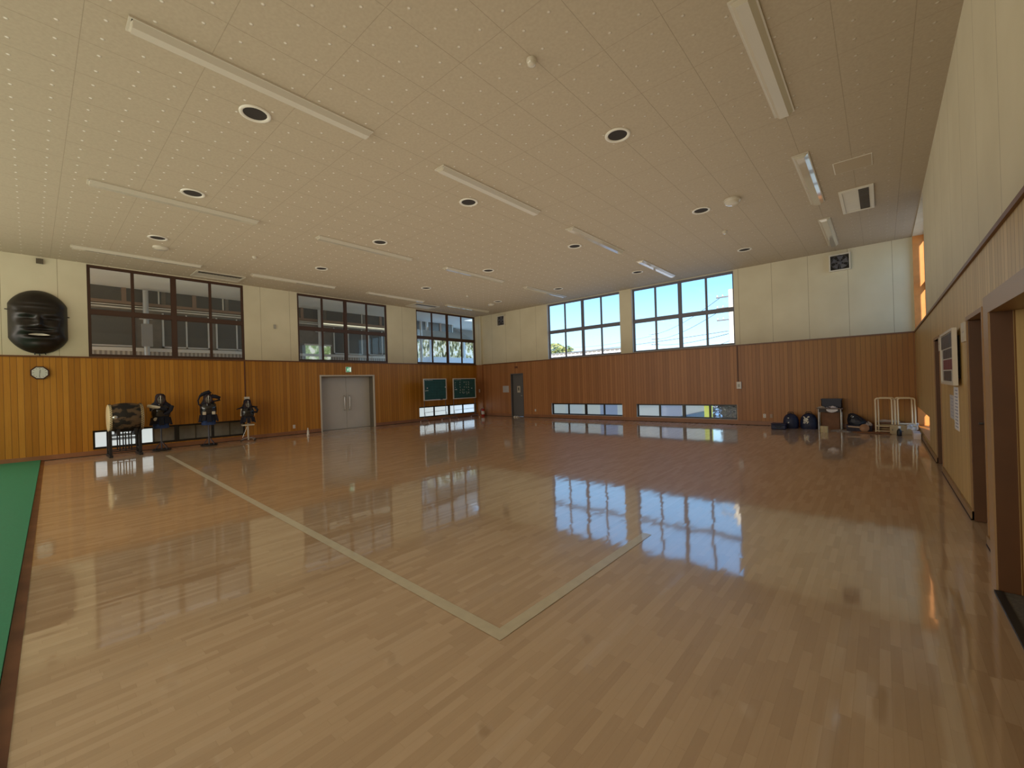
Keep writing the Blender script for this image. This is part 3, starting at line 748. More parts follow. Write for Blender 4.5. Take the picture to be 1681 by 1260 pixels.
    for i in range(12):
        z = zm+.01+i*.0175*hs; f = math.sin(PI*(i+2)/15); w = (.058+.03*f)*hs
        mb.tube([(.085*hs+.045*math.cos(q)*hs*(.6+.4*f)-.02, w*math.sin(q), z) for q in [(-1.2+2.4*j/8) for j in range(9)]], .0042, 5)
    mb.tube([(.115*hs, 0, zm), (.135*hs, 0, zm+.1), (.115*hs, 0, zm+.22)], .008, 6)
    P(mb, 'face_grille', GRILL, men)
    mb = MB(); rim = []
    for j in range(25):
        a = 2*PI*j/24; rim.append((.085*hs+.015*abs(math.cos(a)), .088*hs*math.sin(a), zm+.105*hs+.125*hs*math.cos(a)))
    mb.tube(rim, .015, 8, cap=False); P(mb, 'padded_rim', M('dark_maroon_pad', (.035, .008, .012), .7) if 'dark_maroon_pad' not in bpy.data.materials else bpy.data.materials['dark_maroon_pad'], men)
    # shoulder drape of the helmet
    sw = {1: .235, 2: .20, 3: .15}[kind]; sl = {1: .20, 2: .15, 3: .12}[kind]
    P(MB().loft([(zm+.12, -.03, 0, .115, .11), (zm+.04, -.03, 0, .12, .135), (zm-.03, -.03, 0, .13, sw*.92), (zm-.06, -.03, 0, .135, sw), (zm-sl, -.03, 0, .13, sw*.97)], 28, cap=False, p=2.5), 'shoulder_drape', NAVY, men)
    P(MB().bbox(.10, .155, -.05, .05, zm-.10, zm, .015), 'throat_guard', LACQ, men)
    # gloves / sleeves
    def glove(pts, rad, m1, lab=None):
        gobj = P(MB().tube(pts, rad, 12), 'glove', m1)
        return gobj
    if kind == 1:
        P(MB().tube([(.17, -.27, zc+.01), (.22, -.17, zc-.02), (.25, -.02, zc-.05)], [.040, .046, .034], 12), 'forearm_lining', OFFW)
        glove([(.235, -.05, zc-.05), (.245, .04, zc-.08), (.235, .12, zc-.11)], [.04, .052, .03], NAVY)
        glove([(.14, .24, zc-.02), (.20, .20, zc-.13), (.22, .13, zc-.20), (.215, .06, zc-.23)], [.042, .045, .05, .03], NAVY)
    elif kind == 2:
        # gloves propped up at head height as open loops
        glove([(-.02, -.12, zm+.27), (.02, -.19, zm+.20), (.03, -.235, zm+.08), (.03, -.22, zm-.04), (.03, -.14, zm-.09)], [.04, .025, .018, .018, .03], NAVY)
        glove([(.0, -.19, zm+.20), (.0, -.08, zm+.28), (.0, .03, zm+.315), (.0, .07, zm+.27)], [.03, .05, .055, .03], NAVY)
        glove([(.05, .05, zm+.19), (.06, .17, zm+.18), (.06, .28, zm+.13), (.06, .285, zm+.08), (.06, .18, zm+.05), (.06, .09, zm+.03)], [.05, .055, .045, .03, .02, .03], NAVY)
        P(MB().tube([(.07, .02, zm+.22), (.07, .08, zm+.31), (.07, .11, zm+.24), (.07, .06, zm+.20)], .014, 8), 'tie_cord', bpy.data.materials['dark_maroon_pad'])
    else:
        P(MB().tube([(.02, -.30, zc-.02), (.02, -.10, zc+.045), (.02, .10, zc+.045), (.02, .27, zc+.03)], [.012, .03, .03, .014], 10), 'shoulder_bar', NAVY)
        glove([(.05, .20, zc+.02), (.10, .25, zc-.06), (.14, .22, zc-.13), (.15, .12, zc-.12)], [.03, .034, .03, .028], NAVY)
    return t
RZ = -.10
dummy(-14.85, 2.33, RZ, 'black kendo armour on ring-based stand next to the drum', 1)
dummy(-14.80, 3.40, RZ, 'tallest kendo armour on stand, gloves looped beside its helmet', 2)
dummy(-14.92, 4.45, RZ, 'smallest kendo armour on a white pole under the white switch box', 3)

# small cone bottle, extinguisher
t = thing('white_cone', 'small white cone standing on the floor left of the steel doors', 'cone', (-14.68, 6.17, 0))
MB().lathe([(.0, .0), (.045, .0), (.045, .015), (.036, .03), (.034, .12), (.014, .20), (.012, .235), (.0, .24)], Matrix.Translation((-14.68, 6.17, 0)), 16).build('body', WHITE, t)
MB().lathe([(.016, .205), (.016, .245), (.0, .248)], Matrix.Translation((-14.68, 6.17, 0)), 12).build('tip', PAPER, t)
t = thing('fire_extinguisher', 'fire extinguisher standing by the far left corner column', 'extinguisher', (-14.75, 14.60, 0)); mt = Matrix.Translation((-14.75, 14.60, 0))
MB().lathe([(.0, 0), (.075, 0), (.08, .02), (.08, .30), (.06, .355), (.025, .375)], mt, 20).build('cylinder', RED, t)
MB().lathe([(.081, .09), (.081, .25)], mt, 20).build('paper_label', PAPER, t)
MB().lathe([(.025, .37), (.025, .41), (.0, .41)], mt, 12).build('valve', CHROME, t)
MB().tube([(-14.75, 14.60, .40), (-14.68, 14.56, .43), (-14.64, 14.54, .42)], .01, 6).build('lever', BLACK, t)
MB().tube([(-14.75, 14.60, .39), (-14.82, 14.55, .36), (-14.85, 14.54, .2), (-14.83, 14.54, .06)], .012, 6).build('hose', BLACK, t)

# ------------------------------------------------------------------ chalkboards
def board(y0, y1, x, label, full):
    z0, z1 = .93, 1.86; t = thing('chalkboard', label, 'chalkboard', (x, (y0+y1)/2, 0))
    sf = MB().box(x, x+.02, y0+.03, y1-.03, z0+.03, z1-.03).build('writing_surface', CHALKG, t)
    mb = MB(); e = .035
    for a in ((y0, y1, z0, z0+e), (y0, y1, z1-e, z1), (y0, y0+e, z0+e, z1-e), (y1-e, y1, z0+e, z1-e)): mb.box(x-.01, x+.035, *a)
    mb.build('frame', ALU, t)
    mb = MB(); X = x+.0215; mk = lambda a, b: (X, a, b)
    rs = random.Random(3 if full else 5)
    for z in [z0+.12+.115*i for i in range(7)]: stroke(mb, [(y0+.06, z), (y1-.06, z)], .003, mk)
    if full:
        for cx_ in [y0+.14+.125*i for i in range(9)]: stroke(mb, [(cx_, z0+.1), (cx_, z1-.1)], .002, mk)
    else:
        for cx_ in [y0+.14+.16*i for i in range(7)]: stroke(mb, [(cx_, z0+.1), (cx_, z1-.1)], .002, mk)
    mb.build('ruled_lines', M('faint_rule', (.07, .24, .21), .9) if 'faint_rule' not in bpy.data.materials else bpy.data.materials['faint_rule'], sf)
    mb = MB()
    def scrib(cy_, cz_, s_):
        for _ in range(3):
            a = cy_+rs.uniform(-s_, s_); b = cz_+rs.uniform(-s_, s_); stroke(mb, [(a-s_*.6, b), (a+s_*.6, b+rs.uniform(-.3, .3)*s_)], .009, mk)
        stroke(mb, [(cy_, cz_+s_), (cy_+rs.uniform(-.4, .4)*s_, cz_-s_)], .009, mk)
    for i in range(9): scrib(y0+.10+i*.045, z1-.065, .014)
    for i in range(4): scrib(y0+.10+i*.04, z0+.42, .018)
    if full:
        for cx_ in (.42, .56, .66, .80, .95):
            for i in range(5):
                if rs.random() < .85: scrib(y0+cx_, z1-.17-i*.12, .030)
        for i in range(3): scrib(y0+.14, z1-.2-i*.1, .02)
        for i in range(6): scrib(y0+.5+rs.random()*.5, z0+.2+rs.random()*.2, .02)
    mb.build('chalk_writing', CHALK, sf)
    mb = MB()
    for (a, b) in (((y0+.19, z1-.40), (y1-.06, z1-.38)) if not full else ((y1-.26, z1-.47), (y0+.17, z1-.50))):
        mb.lathe([(.0, .012), (.024, .012), (.026, 0)], Matrix.Translation((x+.0215, a, b)) @ Matrix.Rotation(PI/2, 4, 'Y'), 12)
    mb.build('magnet', PAPER, t)
    MB().box(x+.03, x+.08, y0+.1, y1-.1, z0-.005, z0+.012).build('chalk_tray', ALU, t)
    if not full:
        e_ = tag(MB().bbox(x+.035, x+.075, y0+.86, y0+.98, z0+.012, z0+.045, .006).build('board_eraser', BLACK), 'dark board eraser lying on the chalk tray of the left chalkboard', 'eraser')
    fr = MB()
    for yy in (y0+.04, y1-.04): fr.tube([(x-.02, yy, z1-.1), (x-.02, yy, .09)], .013, 8)
    fr.tube([(x-.02, y0+.04, .42), (x-.02, y1-.04, .46)], .008, 6)
    fr.build('uprights', GREYF, t)
    for yy in (y0+.04, y1-.04):
        f_ = MB().tube([(x-.30, yy, .08), (x-.02, yy, .13), (x+.26, yy, .08)], .013, 8).build('foot', GREYF, t)
        MB().tube([(x-.02, yy, .42), (x+.18, yy, .10)], .007, 6).build('stay', GREYF, t)
        for xx in (x-.30, x+.26):
            MB().lathe([(0, -.012), (.028, -.012), (.028, .012), (0, .012)], Matrix.Translation((xx, yy, .028)) @ Matrix.Rotation(PI/2, 4, 'X'), 14).build('caster', M('pale_caster', (.6, .5, .45), .5) if 'pale_caster' not in bpy.data.materials else bpy.data.materials['pale_caster'], f_)
            MB().tube([(xx, yy, .03), (xx, yy, .085)], .01, 6).build('caster_stem', RED, f_)
    return t
board(10.92, 12.16, -14.56, 'green wheeled chalkboard with ruled grid, nearer the steel doors', False)
board(12.55, 13.95, -14.56, 'green wheeled chalkboard with columns of chalk writing near corner', True)

# ------------------------------------------------------------------ papers and notices
def sheet(name, label, cat, mp, u0, u1, v0, v1, lines=8, mat=PAPER, d=.004, dark=None):
    t = thing(name, label, cat, mp((u0+u1)/2, v0, 0)); mb = MB(); wbox(mb, mp, u0, u1, v0, v1, -d, 0); mb.build('sheet', mat, t)
    mb = MB(); rs = random.Random(int(abs(u0*100)))
    for i in range(lines):
        z = v1-(v1-v0)*(i+1)/(lines+1); a = u0+(u1-u0)*.12; b = u1-(u1-u0)*rs.uniform(.12, .45)
        wbox(mb, mp, a, b, z-(v1-v0)*.012, z+(v1-v0)*.012, -d-.001, -d)
    if dark: wbox(mb, mp, *dark, -d-.0015, -d)
    mb.build('print', INK if dark else M('grey_print', (.28, .30, .42), .8) if 'grey_print' not in bpy.data.materials else bpy.data.materials['grey_print'], t)
    return t
sheet('notice', 'white notice on the far wall left of the grey door', 'notice', mapB, -13.66, -13.28, 1.14, 1.45, 7, M('grey_notice', (.50, .47, .46), .7))
sheet('door_poster', 'small pale poster with dark figure on the grey far door', 'poster', lambda u, v, d: (u, YB+.10+d, v), -12.84, -12.66, 1.12, 1.42, 2, M('beige_poster', (.52, .48, .40), .7), dark=(-12.78, -12.72, 1.22, 1.36))
sheet('notice_sheet', 'long white notice pinned under the photo board on right wall', 'notice', mapR, 7.06, 7.44, .80, 1.31, 12)
sheet('notice_sheet', 'grey notice half hidden behind the long white one', 'notice', mapR, 7.48, 7.86, .90, 1.20, 6, M('grey_blue_sheet', (.48, .48, .52), .8))
sheet('room_sign', 'small white room sign beside the nearer door on right wall', 'sign', mapR, 6.27, 6.52, 1.80, 2.0, 1, M('sign_white', (.62, .56, .45), .5), d=.02)
sheet('room_sign', 'small white room sign beside the farther door on right wall', 'sign', mapR, 8.66, 8.88, 1.80, 2.0, 1, M('sign_white_b', (.62, .56, .45), .5), d=.02)
t = thing('photo_board', 'framed board of dark photographs and red card on right wall', 'notice board', (XR, 7.35, 1.34))
x0 = XR-.07; mb = MB()
for a in ((6.72, 8.0, 1.34, 1.37), (6.72, 8.0, 1.95, 1.98), (6.72, 6.76, 1.37, 1.95), (7.96, 8.0, 1.37, 1.95)): mb.box(x0, XR-.03, *a)
mb.build('frame', STEELFR, t); MB().box(x0+.012, XR-.03, 6.76, 7.96, 1.37, 1.95).build('backing', M('board_white', (.55, .52, .46), .6), t)
MB().box(XR-.03, XR-.0005, 6.85, 7.9, 1.42, 1.9).build('gap_shadow_block', DARK, t)  # dark block painted in for the shaded gap behind the board
rs = random.Random(4); RC = M('dark_red_card', (.16, .03, .02), .6); PH = M('dark_photo', (.045, .04, .03), .4, noise=.5, nscale=20)
for r, (z0, z1) in enumerate(((1.78, 1.94), (1.655, 1.765), (1.52, 1.64), (1.385, 1.505))):
    for c in range(6):
        if (r, c) in ((1, 5), (3, 0), (3, 5), (2, 5)): continue
        y = 6.79+c*.195; MB().box(x0+.008, x0+.012, y, y+.18, z0, z1).build('photo', RC if r == 2 else PH, t)
    
# ------------------------------------------------------------------ clutter by the far wall
t = thing('slippers', 'pair of white slippers on the floor before the grey far door', 'slippers', (-12.68, 14.72, 0))
for dx in (-.07, .07):
    mb = MB(); mb.loft([(.001, -12.66+dx, 14.70, .045, .13), (.02, -12.66+dx, 14.70, .047, .132), (.025, -12.66+dx, 14.70, .04, .12)], 18); sl = mb.build('slipper', OFFW, t)
    MB().loft([(.024, -12.66+dx, 14.64, .045, .06), (.05, -12.66+dx, 14.645, .035, .05), (.058, -12.66+dx, 14.65, .015, .025)], 14).build('upper', WHITE, sl)

t = thing('equipment_case', 'low navy case on the floor left of the round bags', 'case', (-2.28, 14.25, 0))
MB().bbox(-2.42, -2.07, 13.94, 14.22, 0, .13, .02).build('case_body', NAVYB, t)
MB().bbox(-2.425, -2.065, 13.935, 14.225, .13, .165, .012).build('lid', NAVYB, t)
MB().tube([(-2.33, 13.94, .10), (-2.30, 13.92, .07), (-2.20, 13.92, .07), (-2.17, 13.94, .10)], .01, 6).build('handle', BLACK, t)
def bag(cx, cy, rx, ry, h, label):
    t = thing('armour_bag', label, 'bag', (cx, cy, 0))
    rings = []
    for i in range(13):
        u = i/12; z = h*u
        f = (1-max(0, (u-.25)/.75)**3.)**.5 if u > .25 else .92+.08*math.sin(u/.25*PI/2)
        rings.append((z, cx, cy, rx*max(f, .12), ry*max(f, .12)))
    MB().loft(rings, 30, p=2.5).build('bag_body', NAVYB, t)
    pts = []
    for j in range(17):
        a = PI*j/16; pts.append((cx+rx*.62*math.cos(a), cy-ry*.35, h*.45+h*.56*math.sin(a)**.8))
    MB().tube(pts, .009, 6).build('zip', BLACK, t)
    MB().tube([(cx-.08, cy, h-.012), (cx-.05, cy, h+.03), (cx+.05, cy, h+.03), (cx+.08, cy, h-.012)], .011, 6).build('carry_strap', BLACK, t)
    MB().tube([(cx+rx*.98*math.cos(q), cy+ry*.98*math.sin(q), h*.16) for q in [2*PI*k/28 for k in range(29)]], .006, 5, cap=False).build('piping', BLACK, t)
    return t
b1 = bag(-2.005, 14.46, .19, .19, .43, 'plain navy round armour bag beside the low navy case')
mb = MB()
for z in (.30, .17): mb.lathe([(0, .01), (.018, .008), (.022, 0)], Matrix.Translation((-2.04, 14.262, z)) @ Matrix.Rotation(PI/2, 4, 'X'), 10)
mb.build('snap_button', CHROME, b1)
b2 = bag(-1.585, 14.52, .205, .20, .44, 'navy round armour bag with white emblem next to the desk')
mb = MB(); ex, ez, Y = -1.63, .21, 14.305
yf = lambda z: 14.318+max(0, z-.12)**2*.55
mk = lambda a, b: (ex+a, yf(ez+b)-.006, ez+b)
for pts, w in (([(-.06, .14), (-.035, .115), (-.02, .09)], .022), ([(.075, .145), (.05, .125), (.03, .125)], .028), ([(-.055, .03), (.0, .05), (.05, .06)], .028), ([(.0, .10), (.0, .0)], .03),
               ([(.01, .10), (.04, .075), (.035, .03)], .022), ([(-.03, .09), (-.05, .05), (-.04, .0), (-.06, -.05)], .02), ([(.0, .02), (-.02, -.03), (-.03, -.055)], .018), ([(.01, .02), (.03, -.02), (.025, -.055)], .022), ([(.02, -.01), (.05, .01), (.055, -.03)], .016)):
    stroke(mb, pts, w, mk)
mb.build('white_emblem', M('emblem_white', (.72, .70, .60), .6), b2)

t = thing('school_desk', 'small desk heaped with papers against the far wall', 'desk', (-1.10, 14.55, 0))
MB().bbox(-1.39, -.81, 14.33, 14.78, .57, .595, .005).build('desk_top', M('desk_grey', (.14, .10, .08), .5), t)
MB().box(-1.36, -.84, 14.36, 14.75, .48, .57).build('book_tray', M('tray_dark', (.05, .04, .04), .6), t)
for x in (-1.345, -.855):
    for y in (14.37, 14.73): MB().tube([(x, y, .57), (x, y, .0)], .013, 8).build('leg', ALU, t)
t = thing('storage_crate', 'dark blue crate standing on the small desk', 'crate', (-1.07, 14.66, .595))
mb = MB(); X0, X1, Y0, Y1, Z0, Z1 = -1.29, -.84, 14.52, 14.78, .596, .84
for a in ((X0, X1, Y0, Y0+.012), (X0, X1, Y1-.012, Y1), (X0, X0+.012, Y0, Y1), (X1-.012, X1, Y0, Y1)): mb.box(*a, Z0, Z1)
mb.box(X0, X1, Y0, Y1, Z0, Z0+.012); mb.build('crate_body', M('dark_blue_plastic', (.018, .022, .045), .5), t)
mb = MB(); mb.box(X0-.01, X1+.01, Y0-.012, Y0, Z1-.03, Z1); mb.box(X0-.01, X1+.01, Y1, Y1+.012, Z1-.03, Z1); mb.build('rim', M('dark_blue_rim', (.03, .035, .06), .5), t)
def crumple(name, label, cat, cx, cy, z, w, d, h, mat, seed, n=9):
    rs = random.Random(seed); vs = []; fs = []
    for i in range(n):
        for j in range(n):
            u, v = i/(n-1)-.5, j/(n-1)-.5
            vs.append((cx+w*u+rs.uniform(-.1, .1)*w/n, cy+d*v, z+.003+h*rs.random()*(1-2*max(abs(u), abs(v)))**.5))
    for i in range(n-1):
        for j in range(n-1): fs.append((i*n+j, (i+1)*n+j, (i+1)*n+j+1, i*n+j+1))
    mb = MB().add(vs, fs)
    o = mb.build(name, mat); sm = o.modifiers.new('s', 'SOLIDIFY'); sm.thickness = .002
    return tag(o, label, cat)
crumple('loose_papers', 'rumpled pale papers on the left end of the small desk', 'papers', -1.28, 14.42, .596, .20, .15, .06, M('beige_paper', (.40, .34, .27), .8), 1)
crumple('loose_papers', 'white and black leaflets piled at the middle of the small desk', 'papers', -1.05, 14.42, .596, .26, .16, .07, blotch('mixed_leaflets', [(.42, (.03, .03, .05)), (.5, (.55, .5, .5)), (.7, (.7, .68, .68))], 22), 2)
# cloth hanging over the desk edge
mb = MB(); vs = []; n = 10
for i in range(n):
    u = i/(n-1); y = 14.322-.008*math.sin(u*14)
    vs += [(-1.17+.26*u, y, .565), (-1.16+.24*u, y-.01, .525), (-1.13+.16*u, y-.012, .50-.022*math.sin(u*PI))]
fs = []
for i in range(n-1):
    for k in range(2): fs.append((i*3+k, (i+1)*3+k, (i+1)*3+k+1, i*3+k+1))
tag(mb.add(vs, fs).build('hanging_cloth', PAPER), 'white cloth hanging over the front of the small desk', 'cloth')
t = thing('wooden_board', 'brown hardboard leaning behind the legs of the small desk', 'board', (-1.1, 14.6, 0))
MB().box(-1.30, -.90, 14.58, 14.60, .0, .46).build('panel', BRCARD, t); MB().box(-1.30, -.90, 14.57, 14.61, .0, .02).build('edge_strip', BRCARD, t)
t = thing('small_box', 'small tan cardboard box on the floor in front of the desk', 'box', (-1.17, 13.7, 0))
MB().bbox(-1.25, -1.09, 13.62, 13.76, 0, .165, .004).build('carton', M('light_tan_card', (.50, .42, .24), .7, noise=.08), t)
MB().box(-1.185, -1.155, 13.619, 13.761, .0, .1665).build('packing_tape', M('tape_tan', (.42, .30, .15), .3), t)
crumple('loose_papers', 'grey papers spread on the floor right of the desk', 'papers', -.86, 14.10, 0, .42, .3, .05, M('grey_paper', (.30, .26, .22), .8), 3)
# dark bag on flat boxes
t = thing('flat_carton', 'flat dark carton under the black sports bag', 'carton', (-.5, 14.5, 0))
MB().bbox(-.74, -.22, 14.30, 14.78, 0, .14, .006).build('carton_body', M('dark_carton', (.045, .04, .06), .7, noise=.2), t); MB().box(-.745, -.215, 14.295, 14.785, .10, .146).build('lid', M('dark_carton_lid', (.06, .055, .085), .7), t)
t = thing('sports_bag', 'black sports bag slumped on a flat carton near the desk', 'bag', (-.52, 14.52, .147))
MB().loft([(.147, -.52, 14.52, .17, .15), (.20, -.52, 14.52, .21, .16), (.28, -.54, 14.52, .20, .15), (.36, -.58, 14.52, .14, .12), (.43, -.62, 14.52, .08, .07), (.455, -.63, 14.52, .03, .03)], 20, p=2.4).build('bag_body', M('black_nylon', (.010, .012, .025), .45, noise=.4, nscale=20, bump=.7), t)
MB().tube([(-.68, 14.40, .25), (-.66, 14.37, .36), (-.58, 14.37, .41), (-.48, 14.37, .36), (-.42, 14.37, .26)], .012, 6).build('strap', BLACK, t)
MB().lathe([(0, .01), (.03, .008), (.035, 0)], Matrix.Translation((-.62, 14.385, .37)) @ Matrix.Rotation(PI/2, 4, 'X'), 10).build('buckle', CHROME, t)
crumple('crumpled_towel', 'crumpled pale towel between the sports bag and the white frames', 'towel', -.30, 14.50, .147, .17, .24, .12, M('pale_towel', (.50, .42, .38), .9), 6)
t = thing('wooden_paddle', 'round wooden paddle propped on the floor before the sports bag', 'paddle', (-.37, 14.12, 0))
mt = Matrix.Translation((-.37, 14.11, .107)) @ Matrix.Rotation(PI/2-.2, 4, 'X')
MB().lathe([(0, -.012), (.095, -.012), (.10, -.006), (.10, .006), (.095, .012), (0, .012)], mt, 28).build('disc', M('paddle_wood', (.34, .17, .08), .5, noise=.15), t)
MB().tube([(-.46, 14.11, .12), (-.70, 14.12, .135)], [.022, .017], 8).build('handle', M('paddle_grip', (.50, .36, .24), .5), t)
rs = random.Random(9)
for i in range(5):
    a = rs.uniform(-.12, .12); x = -.62+rs.uniform(0, .3); y = 13.80+i*.06
    tag(MB().tube([(x, y, .014), (x+.5, y+a, .016)], .012, 6).build('wooden_stick', BRCARD), 'thin brown wooden stick on the floor in front of the round paddle', 'stick', 'thin sticks by the paddle')
t = thing('flat_boards', 'stack of flat brown boards lying behind the white frames', 'boards', (.2, 14.6, 0))
for i in range(5):
    MB().box(-.16+.02*i, .52-.03*i, 14.42, 14.86, .005+.05*i, .04+.05*i).build('board', (BRCARD, TAN)[i % 2], t)
crumple('crumpled_bag', 'crumpled pale plastic wrap on the stacked brown boards', 'plastic wrap', .10, 14.6, .245, .45, .3, .09, M('dull_film', (.45, .38, .33), .5), 8)

# white tube frames
def tube_frame(x0, x1, y0, y1, label, skew=.05):
    t = thing('tube_frame', label, 'frame stand', ((x0+x1)/2, (y0+y1)/2, 0)); h = .875; r = .017
    for k, y in enumerate((y0, y1)):
        s = skew*k; a, b = x0+s, x1+s; c = .05
        pts = [(a, y, .0)]+[(a, y, h-c)]+[(a+c-c*math.cos(q), y, h-c+c*math.sin(q)) for q in (.4, .8, 1.2, PI/2)]
        pts += [(b-c+c*math.sin(q), y, h-c+c*math.cos(q)) for q in (0, .4, .8, 1.2, PI/2)]+[(b, y, 0)]
        MB().tube(pts, r, 10).build('hoop', CREAMW, t)
    mb = MB()
    for x in (x0, x1): mb.tube([(x, y0, h-.03), (x+skew, y1, h-.03)], .012, 8)
    mb.build('top_link', CREAMW, t)
    mb = MB()
    for z in (.05, .17):
        mb.tube([(x0, y0, z), (x1, y0, z)], .012, 8); mb.tube([(x0, y0, z), (x0+skew, y1, z)], .012, 8); mb.tube([(x1, y0, z), (x1+skew, y1, z)], .012, 8)
    mb.build('lower_rail', CREAMW, t)
    return t
tube_frame(-.145, .165, 14.10, 14.36, 'cream tubular frame stand, left one of the pair by the corner', .055)
tube_frame(.275, .585, 14.10, 14.36, 'cream tubular frame stand, right one behind the long box', -.045)
t = thing('long_box', 'long tan cardboard box lying in front of the frame stands', 'box', (.36, 13.97, 0))
MB().bbox(.115, .60, 13.86, 14.06, 0, .225, .006).build('carton', TAN, t)
mb = MB(); mb.box(.16, .17, 13.858, 13.862, .09, .13); mb.box(.30, .36, 13.858, 13.8605, .075, .09); mb.box(.48, .56, 13.858, 13.8605, .14, .15); mb.build('printed_marks', INK, t)
mb = MB(); n = 8; vs = []; rs = random.Random(12)
for i in range(n):
    for j in range(6):
        u, v = i/(n-1), j/5
        x = .42+.20*u
        if v < .5: p = (x, 13.85-.008*rs.random(), .12+.22*v+.03*math.sin(u*7))
        else: p = (x, 13.85+.38*(v-.5), .235+.02*rs.random())
        vs.append(p)
fs = [(i*6+j, (i+1)*6+j, (i+1)*6+j+1, i*6+j+1) for i in range(n-1) for j in range(5)]
tag(mb.add(vs, fs).build('plastic_sheet', PLASTIC), 'crumpled clear plastic draped on the right end of the long box', 'plastic sheet')
t = thing('black_bottle', 'small black bottle with white cap in front of the long box', 'bottle', (.28, 13.62, 0)); mt = Matrix.Translation((.28, 13.62, 0))
MB().lathe([(0, 0), (.042, 0), (.046, .01), (.046, .10), (.038, .135), (.018, .16), (.016, .18)], mt, 20).build('bottle_body', BLACK, t)
MB().lathe([(.024, .175), (.026, .21), (.02, .235), (0, .238)], mt, 16).build('cap', WHITE, t)
t = thing('white_pipe', 'white pipe lying toward the right wall behind the long box', 'pipe', (.5, 14.2, .2))
MB().tube([(.30, 14.20, .235), (.635, 14.16, .245)], .022, 10).build('tube', WHITE, t); MB().tube([(.60, 14.166, .244), (.64, 14.16, .245)], .026, 10).build('end_cap', WHITE, t)
t = thing('white_carton', 'sunlit white carton on the floor against the right wall', 'carton', (.58, 13.2, 0))
MB().bbox(.50, .625, 13.0, 13.5, 0, .14, .005).build('carton', M('pinkish_white_card', (.72, .62, .58), .6), t)
MB().box(.499, .626, 13.22, 13.26, .0, .1415).build('packing_tape', M('tape_tan2', (.5, .36, .2), .3), t)

# ------------------------------------------------------------------ outside
GROUND = M('pale_concrete_ground', (.75, .74, .70), .9, noise=.1, nscale=2)
struct(MB().box(-70, 30, -30, 90, -.7, -.45).build('ground', GROUND))
# neighbour building on the left
DKW = M('dark_weathered_siding', (.26, .235, .20), .7, noise=.15, nscale=3)
DKG = M('dark_outer_glass', (.14, .14, .13), .25)
CORR = strips('ribbed_metal_siding', (.60, .56, .50), (.32, .29, .26), .12)
LEDG = M('grey_ledge', (.85, .82, .74), .6)
BRL = M('brown_ledge', (.34, .24, .18), .6)
SOFF = M('grey_soffit', (.92, .92, .84), .8)
WFR = M('pale_window_frame', (.75, .75, .72), .5)
X = -18.5
B = thing('school_building', 'dark neighbouring building seen through the left windows', 'building', (X, 2, 0))
MB().box(X-3, X, -8, 13.2, 2.9, 5.04).build('upper_wall', DKW, B)
MB().box(X-3, X+.02, -8, 13.2, -.45, 2.98).build('ribbed_wall', CORR, B)
MB().box(X-3, X+2.6, -8, 15.5, 5.04, 5.14).build('soffit', SOFF, B)
mb = MB()
for a in ((4.36, 4.40), (4.44, 4.47)): mb.box(X, X+.09, -8, 13.2, *a)
mb.build('pale_ledge', LEDG, B); MB().box(X, X+.07, -8, 13.2, 4.50, 4.60).build('brown_ledge', BRL, B)
MB().box(X+.02, X+.10, -8, 13.2, 2.98, 3.09).build('sill_ledge', LEDG, B)
def mull(y0, y1, z0, z1, mat, par, d=.05): return MB().box(X, X+d, y0, y1, z0, z1).build('mullion', mat, par)
for k in range(-2, 8):
    y = 2.05+1.87*k
    w = MB().box(X-.01, X+.012, y-.80, y+.95, 4.60, 5.04).build('upper_window', DKG, B)
    MB().box(X, X+.05, y-.06, y+.06, 4.60, 5.04).build('mullion', BRL, w); MB().box(X, X+.04, y+.86, y+.90, 4.60, 5.04).build('mullion', LEDG, w)
for (y0, y1) in ((-2.2, -.6), (-.4, 2.30), (3.0, 4.35), (4.55, 5.9), (6.6, 7.5), (9.0, 10.4), (10.7, 12.2)):
    w = MB().box(X-.01, X+.014, y0, y1, 3.15, 4.30).build('lower_window', DKG, B)
    mb = MB(); e = .05
    for a in ((y0, y1, 3.12, 3.12+e), (y0, y0+e, 3.12, 4.30), (y1-e, y1, 3.12, 4.30), ((y0+y1)/2-.02, (y0+y1)/2+.02, 3.12, 4.30)): mb.box(X, X+.05, *a)
    mb.build('window_surround', WFR, w)
BR = blotch('self_lit_garden_view', [(.3, (.10, .20, .05)), (.5, (.35, .45, .22)), (.62, (.8, .85, .75))], 5, .5, emit=.5)  # bright tree reflection painted into the pane, slightly self-lit
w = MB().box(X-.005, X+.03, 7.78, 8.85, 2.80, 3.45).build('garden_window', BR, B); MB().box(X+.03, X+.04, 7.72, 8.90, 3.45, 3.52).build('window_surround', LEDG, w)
MB().box(X+.07, X+.13, 8.5, 11.9, 4.42, 4.455).build('reflection_strip', M('reflection_glow', (.7, .68, .5), .5, emit=(1, .95, .7), es=.6), B)  # fluorescent reflection painted as a glowing strip on the ledge
PIPE = M('galvanised_pipe', (.60, .60, .58), .35, .3)
for i, y in enumerate((2.55, 8.28, 13.6)):
    p = thing('downpipe', ['pale downpipe outside the first left window', 'pale downpipe outside the second left window', 'pale downpipe outside the third left window'][i], 'downpipe', (-18.2, y, -.45))
    mb = MB().tube([(-18.2, y, -.45), (-18.2, y, 4.98)], .075, 14); mb.build('pipe', PIPE, p)
    if i == 0: MB().box(-18.19, -18.0, y-.13, y+.13, 3.12, 3.85).build('wrapped_sleeve', M('clear_sleeve', (.38, .38, .36), .3), p)
    MB().box(-18.28, -18.10, y-.16, y+.16, 4.02, 4.06).build('bracket', WHITE, p)
